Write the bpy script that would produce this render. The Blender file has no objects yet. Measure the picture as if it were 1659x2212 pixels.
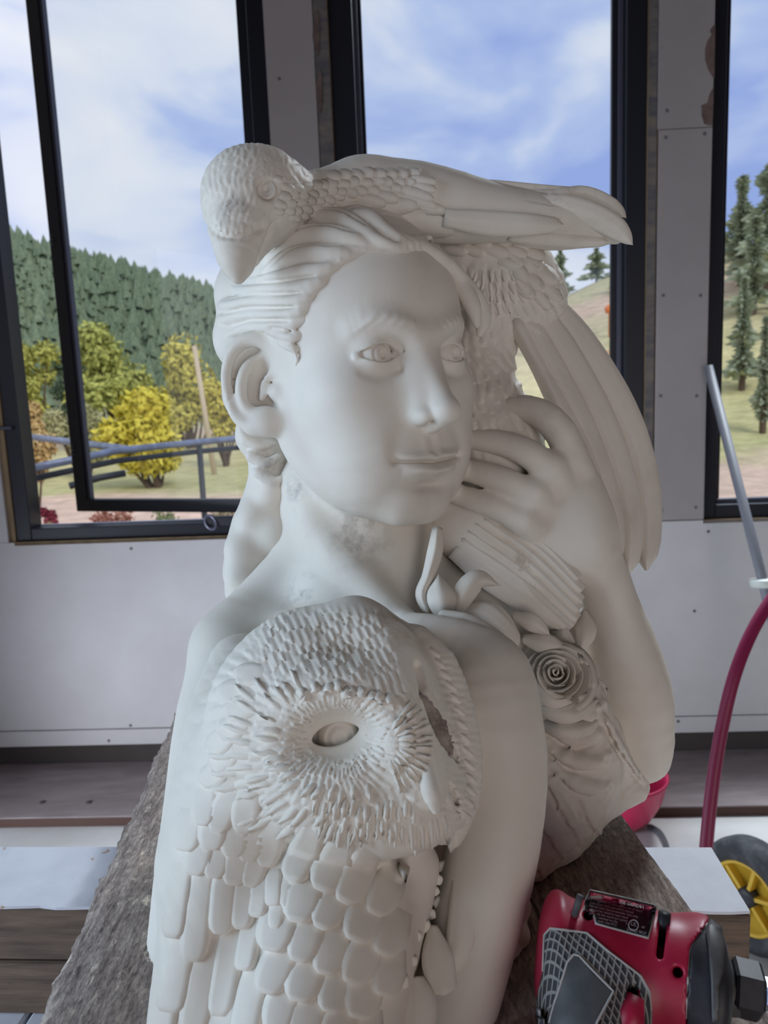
import bpy, bmesh, math, random
import numpy as np
from mathutils import Vector, Matrix
from mathutils.bvhtree import BVHTree

# ------------------------------------------------------------------ camera
F = 1661.0                       # focal length in pixels of the 1659 x 2212 frame
CX, CY = 829.5, 1106.0
ZC = 1.275                        # camera height above the floor
_D = np.array([0.03996, 0.98797, 0.14967]); _D /= np.linalg.norm(_D)   # world "down" in (right, down, forward)
_Z = -_D
_Y = np.array([0, 0, 1.0]) - _D * _D[2]; _Y /= np.linalg.norm(_Y)
_X = np.cross(_Y, _Z)
MW = np.array([_X, _Y, _Z])      # camera axes -> world
CAM = np.array([0.0, 0.0, ZC])
def c2w(p): return np.asarray(p, float) @ MW.T + CAM
def w2c(p): return (np.asarray(p, float) - CAM) @ MW
def C(px, py, d): return np.array([(px - CX) / F * d, (py - CY) / F * d, d])
def P(px, py, d): return c2w(C(px, py, d))
def ray(px, py): return MW @ C(px, py, 1.0)

scene = bpy.context.scene
cam = bpy.data.cameras.new('camera'); camo = bpy.data.objects.new('camera', cam)
scene.collection.objects.link(camo); scene.camera = camo
cam.sensor_fit = 'HORIZONTAL'; cam.sensor_width = 36.0; cam.lens = 36.0 * F / 1659.0
cam.clip_start = 0.02; cam.clip_end = 1000
_r, _u, _b = MW @ np.array([1, 0, 0]), MW @ np.array([0, -1, 0]), MW @ np.array([0, 0, -1])
camo.matrix_world = Matrix(((_r[0], _u[0], _b[0], 0), (_r[1], _u[1], _b[1], 0), (_r[2], _u[2], _b[2], ZC), (0, 0, 0, 1)))
cam.dof.use_dof = True; cam.dof.focus_distance = 0.52; cam.dof.aperture_fstop = 19.0

# ------------------------------------------------------------------ view, sky, daylight and fill lamps
vs = scene.view_settings
vs.view_transform = 'Standard'; vs.look = 'None'; vs.gamma = 1.0; vs.exposure = -0.33; vs.use_curve_mapping = False
scene.cycles.max_bounces = 6; scene.cycles.diffuse_bounces = 3; scene.cycles.use_denoising = True
scene.cycles.sample_clamp_indirect = 6.0

def NT(tree, kind, loc=None, **kw):
    n = tree.nodes.new(kind)
    for k, v in kw.items():
        if k in n.inputs.keys(): n.inputs[k].default_value = v
        else: setattr(n, k, v)
    return n
def ramp(tree, stops):
    n = tree.nodes.new('ShaderNodeValToRGB'); e = n.color_ramp.elements
    while len(e) < len(stops): e.new(0.5)
    for i, (p, c) in enumerate(stops):
        e[i].position = p; e[i].color = (c[0], c[1], c[2], 1)
    return n
def srgb(r, g, b):
    f = lambda c: (c / 255 / 12.92) if c / 255 <= 0.04045 else ((c / 255 + 0.055) / 1.055) ** 2.4
    return (f(r), f(g), f(b))

world = bpy.data.worlds.new('sky'); scene.world = world; world.use_nodes = True
wt = world.node_tree; wt.nodes.clear()
wo = wt.nodes.new('ShaderNodeOutputWorld'); wb = wt.nodes.new('ShaderNodeBackground')
tc = wt.nodes.new('ShaderNodeTexCoord')
mp = NT(wt, 'ShaderNodeMapping'); mp.inputs['Scale'].default_value = (1.6, 1.6, 3.4); mp.inputs['Location'].default_value = (0.35, 0.0, 0.62)
mp.inputs['Rotation'].default_value = (0, math.radians(14), 0)
ns = NT(wt, 'ShaderNodeTexNoise', Scale=2.1, Detail=4.5, Roughness=0.48, Distortion=0.5)
cr = ramp(wt, [(0.36, srgb(158, 180, 240)), (0.47, srgb(186, 204, 247)), (0.56, srgb(224, 232, 252)), (0.70, srgb(242, 245, 255))])
wt.links.new(tc.outputs['Generated'], mp.inputs['Vector']); wt.links.new(mp.outputs[0], ns.inputs['Vector'])
sx_ = wt.nodes.new('ShaderNodeSeparateXYZ'); wt.links.new(tc.outputs['Generated'], sx_.inputs[0])
bi_ = NT(wt, 'ShaderNodeMath', operation='MULTIPLY_ADD'); wt.links.new(sx_.outputs['X'], bi_.inputs[0]); bi_.inputs[1].default_value = -0.15; wt.links.new(ns.outputs['Fac'], bi_.inputs[2])   # heavier cloud to the left
wt.links.new(bi_.outputs[0], cr.inputs['Fac']); wt.links.new(cr.outputs[0], wb.inputs['Color'])
wb.inputs['Strength'].default_value = 1.22
wt.links.new(wb.outputs[0], wo.inputs['Surface'])

def area_lamp(name, loc, target, sx, sy, power, col, spread=180):
    l = bpy.data.lights.new(name, 'AREA'); l.shape = 'RECTANGLE'; l.size = sx; l.size_y = sy
    l.energy = power; l.color = col; l.spread = math.radians(spread)
    o = bpy.data.objects.new(name, l); scene.collection.objects.link(o)
    o.location = loc
    o.rotation_euler = (Vector(target) - Vector(loc)).to_track_quat('-Z', 'Z').to_euler()
    return o
# daylight entering the glazed left side of the workshop, plus fills added in the corner and behind the photographer
area_lamp('daylight_side_window', (-2.05, 0.05, 1.47), (0.15, 0.55, 0.99), 2.0, 1.3, 21, (0.59, 0.79, 1.0), 105)
area_lamp('corner_wall_fill', (-2.05, 1.55, 0.30), (0.2, 2.45, 0.40), 0.55, 0.4, 9, (0.80, 0.88, 1.0), 78)  # fill added low in the corner to brighten the wall under the left window
area_lamp('rear_warm_fill', (1.0, -2.45, 0.92), (0.25, 1.4, 0.67), 1.6, 1.3, 4.8, (1.0, 0.84, 0.66), 80)  # unseen warm fill added to lift the shaded sides
area_lamp('daylight_above_right_window', (1.75, 3.3, 3.80), (0.60, 0.65, 0.82), 1.2, 1.0, 95, (0.86, 0.92, 1.0), 80)

sun = bpy.data.lights.new('hazy_sun', 'SUN'); sun.energy = 2.2; sun.angle = math.radians(25); sun.color = (1.0, 0.96, 0.90)
suno = bpy.data.objects.new('hazy_sun', sun); COL0 = scene.collection; COL0.objects.link(suno)
suno.rotation_euler = Vector((-0.45, 0.62, -0.64)).to_track_quat('-Z', 'Z').to_euler()

# ------------------------------------------------------------------ object helpers
COL = scene.collection
def tag(o, label=None, cat=None, group=None, kind=None):
    if label: o['label'] = label
    if cat: o['category'] = cat
    if group: o['group'] = group
    if kind: o['kind'] = kind
    return o
def empty(name, loc=(0, 0, 0)):
    o = bpy.data.objects.new(name, None); COL.objects.link(o); o.location = loc; o.empty_display_size = 0.05
    return o
def wloc(o):
    v = Vector((0, 0, 0))
    while o is not None:
        v = v + o.location; o = o.parent
    return v
def mesh_obj(name, verts, faces, mat, parent=None, smooth=True, origin=None):
    """verts in world coordinates"""
    verts = np.asarray(verts, float)
    po = np.array(wloc(parent)) if parent is not None else np.zeros(3)
    org = np.array(origin, float) if origin is not None else (po if parent is not None else np.zeros(3))
    me = bpy.data.meshes.new(name)
    if isinstance(faces, np.ndarray):
        n = len(faces); k = faces.shape[1]
        me.vertices.add(len(verts)); me.vertices.foreach_set('co', (verts - org).astype(np.float32).ravel())
        me.loops.add(n * k); me.loops.foreach_set('vertex_index', faces.astype(np.int32).ravel())
        me.polygons.add(n); me.polygons.foreach_set('loop_start', np.arange(0, n * k, k, dtype=np.int32))
        me.update(calc_edges=True)
    else:
        me.from_pydata([tuple(v) for v in (verts - org)], [], [tuple(int(i) for i in f) for f in faces])
    me.validate()
    if smooth: me.polygons.foreach_set('use_smooth', np.ones(len(me.polygons), bool))
    me.materials.append(mat)
    o = bpy.data.objects.new(name, me); COL.objects.link(o)
    if parent is not None: o.parent = parent
    o.location = tuple(org - po)
    return o

class MB:
    """collects simple shapes into one mesh (world coordinates)"""
    def __init__(s): s.v = []; s.f = []
    def add(s, v, f):
        n = len(s.v); s.v += [tuple(float(c) for c in p) for p in v]; s.f += [tuple(int(i) + n for i in q) for q in f]; return s
    def box(s, c, ax, hx, bev=0.0):
        """c centre, ax three unit axes, hx three half sizes, bev bevel"""
        c = np.asarray(c, float); ax = [np.asarray(a, float) for a in ax]
        if bev <= 0:
            v = [c + ax[0] * hx[0] * i + ax[1] * hx[1] * j + ax[2] * hx[2] * k for i in (-1, 1) for j in (-1, 1) for k in (-1, 1)]
            return s.add(v, [(0, 1, 3, 2), (4, 6, 7, 5), (0, 4, 5, 1), (2, 3, 7, 6), (0, 2, 6, 4), (1, 5, 7, 3)])
        bm = bmesh.new(); bmesh.ops.create_cube(bm, size=2.0)
        for w in bm.verts: w.co = Vector((w.co.x * hx[0], w.co.y * hx[1], w.co.z * hx[2]))
        bmesh.ops.bevel(bm, geom=list(bm.edges), offset=bev, segments=2, affect='EDGES', profile=0.5)
        bm.verts.index_update()
        v = [c + ax[0] * w.co.x + ax[1] * w.co.y + ax[2] * w.co.z for w in bm.verts]
        f = [[w.index for w in q.verts] for q in bm.faces]; bm.free()
        return s.add(v, f)
    def tube(s, pts, rad, n=10, caps=True):
        pts = [np.asarray(p, float) for p in pts]; m = len(pts)
        rad = [rad] * m if np.isscalar(rad) else list(rad)
        t0 = pts[1] - pts[0]; t0 /= np.linalg.norm(t0)
        ref = np.array([0, 0, 1.0]) if abs(t0[2]) < 0.9 else np.array([1.0, 0, 0])
        u = np.cross(t0, ref); u /= np.linalg.norm(u); base = len(s.v); rings = []
        V = []
        for i in range(m):
            t = pts[min(i + 1, m - 1)] - pts[max(i - 1, 0)]; t /= np.linalg.norm(t)
            u = u - t * np.dot(u, t); u /= np.linalg.norm(u); w = np.cross(t, u)
            V += [pts[i] + rad[i] * (u * math.cos(2 * math.pi * k / n) + w * math.sin(2 * math.pi * k / n)) for k in range(n)]
        Fc = [(i * n + k, i * n + (k + 1) % n, (i + 1) * n + (k + 1) % n, (i + 1) * n + k) for i in range(m - 1) for k in range(n)]
        if caps: Fc += [tuple(range(n - 1, -1, -1)), tuple((m - 1) * n + k for k in range(n))]
        return s.add(V, Fc)
    def lathe(s, c, axis, prof, n=24, start=None):
        """prof list of (along axis, radius)"""
        c = np.asarray(c, float); a = np.asarray(axis, float); a /= np.linalg.norm(a)
        ref = np.array([0, 0, 1.0]) if abs(a[2]) < 0.9 else np.array([1.0, 0, 0])
        u = np.cross(a, ref); u /= np.linalg.norm(u); w = np.cross(a, u); m = len(prof)
        V = [c + a * h + r * (u * math.cos(2 * math.pi * k / n) + w * math.sin(2 * math.pi * k / n)) for h, r in prof for k in range(n)]
        Fc = [(i * n + k, i * n + (k + 1) % n, (i + 1) * n + (k + 1) % n, (i + 1) * n + k) for i in range(m - 1) for k in range(n)]
        Fc += [tuple(range(n - 1, -1, -1)), tuple((m - 1) * n + k for k in range(n))]
        return s.add(V, Fc)
    def build(s, name, mat, parent=None, smooth=False, origin=None):
        o = mesh_obj(name, np.array(s.v), s.f, mat, parent, smooth, origin)
        bm = bmesh.new(); bm.from_mesh(o.data); bmesh.ops.recalc_face_normals(bm, faces=bm.faces); bm.to_mesh(o.data); bm.free()
        return o
EZ = np.array([0, 0, 1.0])

def smooth_curve(pts, n):
    """Catmull-Rom through rows of pts (any dimension), n samples"""
    p = np.asarray(pts, float); p = np.vstack([2 * p[0] - p[1], p, 2 * p[-1] - p[-2]])
    m = len(p) - 3; out = []
    for t in np.linspace(0, m - 1e-9, n):
        i = int(t); u = t - i; a, b, c, d = p[i], p[i + 1], p[i + 2], p[i + 3]
        out.append(0.5 * ((2 * b) + (-a + c) * u + (2 * a - 5 * b + 4 * c - d) * u * u + (-a + 3 * b - 3 * c + d) * u ** 3))
    return np.array(out)

# ------------------------------------------------------------------ materials
def material(name, base, rough=0.6, base2=None, scale=(8, 8, 8), nscale=1.0, detail=5.0, lo=0.35, hi=0.65, bump=0.0, bscale=60.0, bdist=0.002,
             metallic=0.0, spec=0.5, rot=(0, 0, 0), stain=None, stain_scale=4.0, stain_lo=0.6, stain_hi=0.7, coat=0.0, sss=0.0, bump_scale=None):
    m = bpy.data.materials.new(name); m.use_nodes = True; t = m.node_tree
    b = t.nodes['Principled BSDF']; b.inputs['Roughness'].default_value = rough; b.inputs['Metallic'].default_value = metallic
    b.inputs['Specular IOR Level'].default_value = spec; b.inputs['Coat Weight'].default_value = coat
    co = t.nodes.new('ShaderNodeTexCoord'); mpn = t.nodes.new('ShaderNodeMapping')
    mpn.inputs['Scale'].default_value = scale; mpn.inputs['Rotation'].default_value = rot
    t.links.new(co.outputs['Object'], mpn.inputs['Vector'])
    col = None
    b.inputs['Base Color'].default_value = (*base, 1)
    if base2 is not None:
        n1 = NT(t, 'ShaderNodeTexNoise', Scale=nscale, Detail=detail, Roughness=0.6)
        t.links.new(mpn.outputs[0], n1.inputs['Vector'])
        r1 = ramp(t, [(lo, base), (hi, base2)]); t.links.new(n1.outputs['Fac'], r1.inputs['Fac'])
        col = r1.outputs[0]
    if stain is not None:
        n2 = NT(t, 'ShaderNodeTexNoise', Scale=stain_scale, Detail=6.0, Roughness=0.65)
        t.links.new(co.outputs['Object'], n2.inputs['Vector'])
        r2 = ramp(t, [(stain_lo, (0, 0, 0)), (stain_hi, (1, 1, 1))]); t.links.new(n2.outputs['Fac'], r2.inputs['Fac'])
        mx = t.nodes.new('ShaderNodeMix'); mx.data_type = 'RGBA'
        t.links.new(r2.outputs[0], mx.inputs[0])
        if col is not None: t.links.new(col, mx.inputs[6])
        else: mx.inputs[6].default_value = (*base, 1)
        mx.inputs[7].default_value = (*stain, 1); col = mx.outputs[2]
    if col is not None: t.links.new(col, b.inputs['Base Color'])
    if bump > 0:
        n3 = NT(t, 'ShaderNodeTexNoise', Scale=bscale, Detail=4.0, Roughness=0.6)
        if bump_scale is not None:
            m3 = t.nodes.new('ShaderNodeMapping'); m3.inputs['Scale'].default_value = bump_scale; m3.inputs['Rotation'].default_value = rot
            t.links.new(co.outputs['Object'], m3.inputs['Vector']); t.links.new(m3.outputs[0], n3.inputs['Vector'])
        else: t.links.new(co.outputs['Object'], n3.inputs['Vector'])
        bp = NT(t, 'ShaderNodeBump', Strength=bump, Distance=bdist); t.links.new(n3.outputs['Fac'], bp.inputs['Height'])
        t.links.new(bp.outputs[0], b.inputs['Normal'])
    if sss > 0:
        b.inputs['Subsurface Weight'].default_value = sss; b.inputs['Subsurface Radius'].default_value = (1.0, 0.85, 0.7)
        b.inputs['Subsurface Scale'].default_value = 0.006
    return m
# ================================================================== the room
WYAW = math.radians(2.5)
WA = np.array([math.cos(WYAW), -math.sin(WYAW), 0]); WN = np.array([math.sin(WYAW), math.cos(WYAW), 0])
W0 = np.array([0, 2.50, 0])
def wallpt(u, n, z): return W0 + WA * u + WN * n + EZ * z
def on_wall(px, py, n=0.0):
    r = ray(px, py); t = np.dot(W0 + WN * n - CAM, WN) / np.dot(r, WN); p = CAM + r * t
    return float(np.dot(p - W0, WA)), float(p[2])
def on_level(px, py, z):
    r = ray(px, py); t = (z - ZC) / r[2]; return CAM + r * t
def wbox(mb, u0, u1, n0, n1, z0, z1, bev=0.0):
    return mb.box(wallpt((u0 + u1) / 2, (n0 + n1) / 2, (z0 + z1) / 2), (WA, WN, EZ), (abs(u1 - u0) / 2, abs(n1 - n0) / 2, abs(z1 - z0) / 2), bev)

M_dry = material('drywall', srgb(196, 192, 192), 0.85, srgb(206, 203, 204), (2, 2, 2), 1.5, bump=0.15, bscale=90, bdist=0.001)
M_dry3 = material('shaded_post_drywall', srgb(158, 150, 148), 0.85, srgb(166, 158, 156), (2, 2, 2), 1.5, bump=0.15, bscale=90, bdist=0.001)  # drywall colour darkened to carry the shade on the window posts
M_dry2 = material('torn_paper', srgb(92, 74, 70), 0.9, srgb(120, 100, 92), (20, 20, 20), 1.0)
M_black = material('black_window_frame', (0.010, 0.011, 0.018), 0.42, spec=0.4)
M_frame2 = material('grey_glazing_strip', srgb(70, 72, 86), 0.4)
M_caulk = material('grey_caulk_strip', srgb(120, 112, 102), 0.8, srgb(84, 82, 88), (3, 3, 9), 4)
M_wood_raw = material('raw_sill_wood', srgb(150, 128, 98), 0.8, srgb(118, 98, 74), (10, 10, 2), 2)
M_conc = material('concrete_floor', srgb(204, 202, 199), 0.8, srgb(218, 217, 215), (3, 3, 3), 1.2, bump=0.2, bscale=40, stain=srgb(178, 174, 170), stain_scale=2.5)
M_dark = material('shaded_wall_foot', srgb(66, 60, 57), 0.9, srgb(76, 69, 66), (6, 6, 6), 1)  # dark tone paints the shadow of the panel overhang along the wall foot
M_ceil = material('brown_board_ceiling', srgb(96, 80, 68), 0.9, srgb(120, 100, 84), (2, 14, 2), 2)
M_side = material('brown_sheathing', srgb(128, 108, 90), 0.9, srgb(112, 94, 80), (3, 3, 3), 2)
M_screw = material('screw_head', srgb(110, 108, 110), 0.6, metallic=0.3)

u1l = on_wall(30, 1165)[0]; u1r = on_wall(574, 0)[0]
u2l = on_wall(706, 0)[0]; u2r = on_wall(1404, 0)[0]
u3l = on_wall(1544, 0)[0]; u3r = u3l + 1.12
zs = on_wall(300, 1163)[1]; zh = 3.12; zroom = 3.45
uL, uR = -2.25, 3.3
print('sill', zs, 'u', u1l, u1r, u2l, u2r, u3l)
# carcass of the window wall: everything that is not opening
mb = MB()
wbox(mb, uL, uR, 0.012, 0.14, 0.108, zs - 0.012)
wbox(mb, uL, uR, 0.012, 0.14, zh, zroom)
for a, b in ((uL, u1l), (u1r, u2l), (u2r, u3l), (u3r, uR)): wbox(mb, a, b, 0.012, 0.14, zs - 0.012, zh)
wall_back = mb.build('wall_back', M_wood_raw); tag(wall_back, kind='structure')
mb = MB(); wbox(mb, uL, uR, 0.029, 0.14, 0.0, 0.1078); foot = mb.build('trim_1', M_dark); tag(foot, kind='structure')
def panel(u0, u1, z0, z1, n0=0.0, n1=0.0115, mt=None):
    m = MB(); wbox(m, u0, u1, n0, n1, z0, z1, 0.0012); return m.build('drywall_panel', mt or M_dry, wall_back)
zseam = on_wall(150, 1577)[1]; zbot = on_wall(150, 1611)[1]
panel(uL, uR, zseam + 0.002, zs - 0.001); panel(uL, uR, zbot, zseam - 0.002)
panel(uL, u1l - 0.02, zs, zh)
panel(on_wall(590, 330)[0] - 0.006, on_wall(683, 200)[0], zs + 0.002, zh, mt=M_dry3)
zj = on_wall(1480, 277)[1]
pu0, pu1 = on_wall(1426, 100)[0], u3l + 0.002
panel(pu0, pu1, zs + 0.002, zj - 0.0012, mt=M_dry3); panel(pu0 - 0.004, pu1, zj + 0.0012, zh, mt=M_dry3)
panel(u3r, uR, zs, zh); panel(uL, uR, zh, zroom)
# torn paper edges
def torn(pts, name='torn_paper'):
    q = [on_wall(*p) for p in pts]; v = [wallpt(u, -0.0012, z) for u, z in q] + [wallpt(u, 0.004, z) for u, z in q]; n = len(q)
    f = [tuple(range(n)), tuple(range(2 * n - 1, n - 1, -1))] + [(i, (i + 1) % n, n + (i + 1) % n, n + i) for i in range(n)]
    return MB().add(v, f).build(name, M_dry2, wall_back)
torn([(1541, 55), (1536, 62), (1533, 66), (1537, 75), (1528, 88), (1523, 105), (1523, 130), (1530, 152), (1540, 168), (1543, 168), (1545, 55)])
torn([(1540, 190), (1532, 205), (1528, 222), (1516, 228), (1515, 248), (1521, 268), (1533, 272), (1539, 270), (1542, 190)])
torn([(684, 20), (680, 50), (675, 75), (677, 95), (687, 120), (690, 100), (689, 40)])
torn([(692, 150), (682, 185), (683, 215), (692, 245), (696, 220), (695, 165)])
mb = MB(); wbox(mb, on_wall(683, 200)[0] + 0.001, u2l - 0.002, 0.004, 0.0118, zs, zh); mb.build('corner_bead', M_caulk, wall_back)
mb = MB(); wbox(mb, u2r + 0.002, pu0 - 0.006, 0.004, 0.0118, zs, zh); mb.build('corner_bead', M_caulk, wall_back)
# screw heads in the drywall
me_s = None
for q in ((283, 1185), (282, 1567), (1500, 1320), (1530, 1148), (1441, 239), (1438, 297), (1522, 289), (1433, 638), (1513, 638), (1427, 855), (1505, 855),
          (1429, 1103), (1503, 1096), (603, 170), (1465, 1558), (1518, 231), (640, 600), (235, 1600)):
    u, z = on_wall(*q)
    if me_s is None:
        so = MB().lathe(wallpt(0, 0, 0), -WN, [(-0.004, 0.0055), (0.0006, 0.0055), (0.0008, 0.0045), (0.0002, 0.002), (0.0002, 0.0004)], 12).build('screw', M_screw, wall_back, True, origin=wallpt(0, 0, 0)); me_s = so.data
        so.location = tuple(wallpt(u, 0, z))
    else:
        s2 = bpy.data.objects.new('screw', me_s); COL.objects.link(s2); s2.parent = wall_back; s2.location = tuple(wallpt(u, 0, z))

M_glass = bpy.data.materials.new('window_glass'); M_glass.use_nodes = True
gt = M_glass.node_tree; gt.nodes.clear()
go = gt.nodes.new('ShaderNodeOutputMaterial'); gm = gt.nodes.new('ShaderNodeMixShader'); gl = NT(gt, 'ShaderNodeBsdfGlossy', Roughness=0.02)
gr = NT(gt, 'ShaderNodeBsdfTransparent'); gr.inputs['Color'].default_value = (0.96, 0.975, 0.97, 1)
gm.inputs['Fac'].default_value = 0.03
gt.links.new(gr.outputs[0], gm.inputs[1]); gt.links.new(gl.outputs[0], gm.inputs[2]); gt.links.new(gm.outputs[0], go.inputs['Surface'])

def window(idx, ul, ur, z0, z1, fl=0.07, fr=0.07, fb=0.055, pane=True, strip=True):
    root = empty('window_%d' % idx, tuple(wallpt((ul + ur) / 2, 0.06, z0))); tag(root, kind='structure')
    def bar(nm, *a):
        m = MB(); wbox(m, *a, 0.003); return m.build(nm, M_black, root)
    bar('frame_jamb', ul, ul + fl, 0.018, 0.10, z0, z1); bar('frame_jamb', ur - fr, ur, 0.018, 0.10, z0, z1)
    bar('frame_sill', ul + fl, ur - fr, 0.018, 0.10, z0, z0 + fb); bar('frame_head', ul + fl, ur - fr, 0.018, 0.10, z1 - 0.06, z1)
    m = MB(); wbox(m, ul, ur, 0.0, 0.14, z0 - 0.012, z0 - 0.0005); m.build('sill_board', M_wood_raw, root)
    if strip:
        a, b, c, d = ul + fl, ur - fr, z0 + fb, z1 - 0.06
        for r in ((a, a + 0.014, c, d), (b - 0.016, b, c, d), (a + 0.014, b - 0.016, c, c + 0.014)):
            m = MB(); wbox(m, r[0], r[1], 0.05, 0.072, r[2], r[3], 0.002); m.build('glazing_strip', M_frame2, root)
        for r in ((a + 0.0145, a + 0.026, c + 0.014, d), (b - 0.033, b - 0.0165, c + 0.014, d)):
            m = MB(); wbox(m, r[0], r[1], 0.06, 0.08, r[2], r[3], 0.001); m.build('inner_stile', M_black, root)
    if pane:
        m = MB(); wbox(m, ul + fl - 0.004, ur - fr + 0.004, 0.082, 0.086, z0 + fb - 0.004, z1 - 0.056); m.build('pane', M_glass, root)
    return root
window_2 = window(2, u2l, u2r, zs, zh, fl=0.072, fr=0.062)
window_3 = window(3, u3l, u3r, zs, zh, fl=0.046, fr=0.046, fb=0.045, strip=True)
window_1 = window(1, u1l, u1r, zs, zh, fl=0.052, fr=0.066, fb=0.042, pane=False, strip=False)
# bright inner ledge of the left frame and the casement sash, cranked open on its right-hand hinges
m = MB(); wbox(m, u1l + 0.052, u1r - 0.066, 0.085, 0.10, zs + 0.042, zs + 0.0445); m.build('frame_ledge', material('pale_ledge', srgb(200, 204, 224), 0.35), window_1)
SA = math.radians(15); hu = u1r - 0.066
SWA = WA * math.cos(SA) - WN * math.sin(SA); SWN = WN * math.cos(SA) + WA * math.sin(SA)
SO = wallpt(hu, 0.10, 0); sw = (u1r - 0.066) - (u1l + 0.052)
def sbox(a0, a1, n0, n1, z0, z1, nm, mt):
    c = SO + SWA * (a0 + a1) / 2 + SWN * (n0 + n1) / 2 + EZ * (z0 + z1) / 2
    return MB().box(c, (SWA, SWN, EZ), (abs(a1 - a0) / 2, abs(n1 - n0) / 2, (z1 - z0) / 2), 0.002).build(nm, mt, window_1)
z0s, z1s = zs + 0.055, zh - 0.07
sbox(-sw, -sw + 0.05, 0, 0.04, z0s, z1s, 'sash_stile', M_black); sbox(-0.05, 0, 0, 0.04, z0s, z1s, 'sash_stile', M_black)
sbox(-sw + 0.05, -0.05, 0, 0.04, z0s, z0s + 0.045, 'sash_rail', M_black); sbox(-sw + 0.05, -0.05, 0, 0.04, z1s - 0.045, z1s, 'sash_rail', M_black)
sbox(-sw + 0.05, -sw + 0.062, 0.006, 0.03, z0s + 0.045, z1s - 0.045, 'glazing_strip', M_frame2)
sbox(-sw + 0.045, -0.045, 0.018, 0.022, z0s + 0.04, z1s - 0.04, 'pane', M_glass)
for zz in (0.27, 0.285, 0.30, 1.02, 1.035, 1.05):   # latch plate dots on the stile
    c = SO + SWA * (-sw + 0.012) + SWN * -0.002 + EZ * (zs + zz)
    MB().lathe(c, -SWN, [(-0.004, 0.0035), (0.001, 0.0035), (0.0015, 0.002)], 8).build('latch_screw', M_frame2, window_1, True)
# crank handle on the frame
hu_, hz_ = on_wall(470, 1128, 0.0)
mb = MB(); mb.box(wallpt(hu_ + 0.012, 0.002, hz_ + 0.004), (WA, WN, EZ), (0.055, 0.014, 0.016), 0.005); ck = mb.build('crank_base', material('crank_grey', srgb(42, 42, 50), 0.45), window_1)
c0 = wallpt(hu_ - 0.02, -0.012, hz_ + 0.012); ring = []
for k in range(17):
    a = 2 * math.pi * k / 16; ring.append(c0 + WA * (0.018 * math.cos(a) + 0.006 * math.sin(a)) + EZ * (-0.022 * math.sin(a) - 0.01) + WN * (-0.012 * math.sin(a) * 0.5))
MB().tube(ring, 0.005, 8, False).build('crank_handle', material('crank_metal', srgb(120, 120, 138), 0.3, metallic=0.4), ck, True)
# latch on the left jamb
u, z = on_wall(8, 925, 0.0); MB().box(wallpt(u, 0.012, z), (WA, WN, EZ), (0.022, 0.012, 0.006), 0.003).build('jamb_latch', M_frame2, window_1)

# floor, ceiling, other walls (left one is mostly glass, openings for the fill lamps in the corner and behind the camera)
def slab(name, c, h, mat, kind='structure'):
    o = MB().box(c, ((1, 0, 0), (0, 1, 0), (0, 0, 1)), h).build(name, mat); return tag(o, kind=kind)
slab('floor', (0.5, 0.05, -0.05), (2.95, 2.75, 0.05), M_conc)
slab('ceiling', (0.5, 0.05, zroom + 0.05), (2.95, 2.75, 0.05), M_ceil)
slab('wall_right', (3.35, 0.0, zroom / 2), (0.06, 2.6, zroom / 2), M_side)
mb = MB(); I3 = ((1, 0, 0), (0, 1, 0), (0, 0, 1))
for c, h in (((-1.9, -0.68, 0.3), (0.06, 1.92, 0.3)), ((-1.9, 0.0, 2.75), (0.06, 2.6, 0.65)), ((-1.9, -1.85, 1.35), (0.06, 0.75, 0.75)), ((-1.9, 2.22, 1.05), (0.06, 0.37, 1.05)), ((-1.9, 0.4, 1.35), (0.035, 0.035, 0.75)), ((-1.9, 1.26, 1.35), (0.035, 0.035, 0.75))):
    mb.box(c, I3, h)
tag(mb.build('wall_left', M_dry), kind='structure')
mb = MB()
for c, h in (((-1.0, -2.6, zroom / 2), (1.0, 0.06, zroom / 2)), ((2.55, -2.6, zroom / 2), (0.75, 0.06, zroom / 2)), ((0.9, -2.6, 2.9), (0.9, 0.06, 0.5))): mb.box(c, I3, h)
tag(mb.build('wall_front', M_side), kind='structure')
# ================================================================== the landscape outside
rng = random.Random(7); nr = np.random.default_rng(5)
def hill(x, y):
    x = np.asarray(x, float); y = np.asarray(y, float); az = x / np.maximum(y, 1.0)
    ss = lambda a, b, t: np.clip((t - a) / (b - a), 0, 1) ** 2 * (3 - 2 * np.clip((t - a) / (b - a), 0, 1))
    base = -0.475 - 0.75 * ss(5, 14, y)
    ampL = np.interp(az, [-0.9, -0.5, -0.36, -0.22, -0.05, 0.12], [40, 34.0, 27.0, 21.0, 12, 4])
    L = ampL * ss(62, 150, y)
    ampR = np.interp(az, [-0.1, 0.1, 0.2, 0.30, 0.42, 0.55, 0.9], [1, 5.0, 8.6, 10.6, 12.0, 13.5, 16])
    R = ampR * ss(17, 62, y)
    wob = 0.25 * np.sin(x * 0.35 + 1.3) * np.cos(y * 0.21) * ss(12, 40, y)
    return base + np.maximum(L, R) + wob
ys = np.concatenate([np.linspace(3.2, 30, 60), np.linspace(30.8, 110, 80), np.linspace(112, 300, 50)])
ts = np.linspace(-1.0, 1.05, 120)
gy, gt_ = np.meshgrid(ys, ts, indexing='ij'); gx = gt_ * (gy + 6)
gz = hill(gx, gy); vv = np.stack([gx, gy, gz], -1).reshape(-1, 3)
ny, nt_ = gy.shape; ii, jj = np.meshgrid(np.arange(ny - 1), np.arange(nt_ - 1), indexing='ij'); a = (ii * nt_ + jj).ravel()
ff = np.stack([a, a + 1, a + nt_ + 1, a + nt_], 1)
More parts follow.
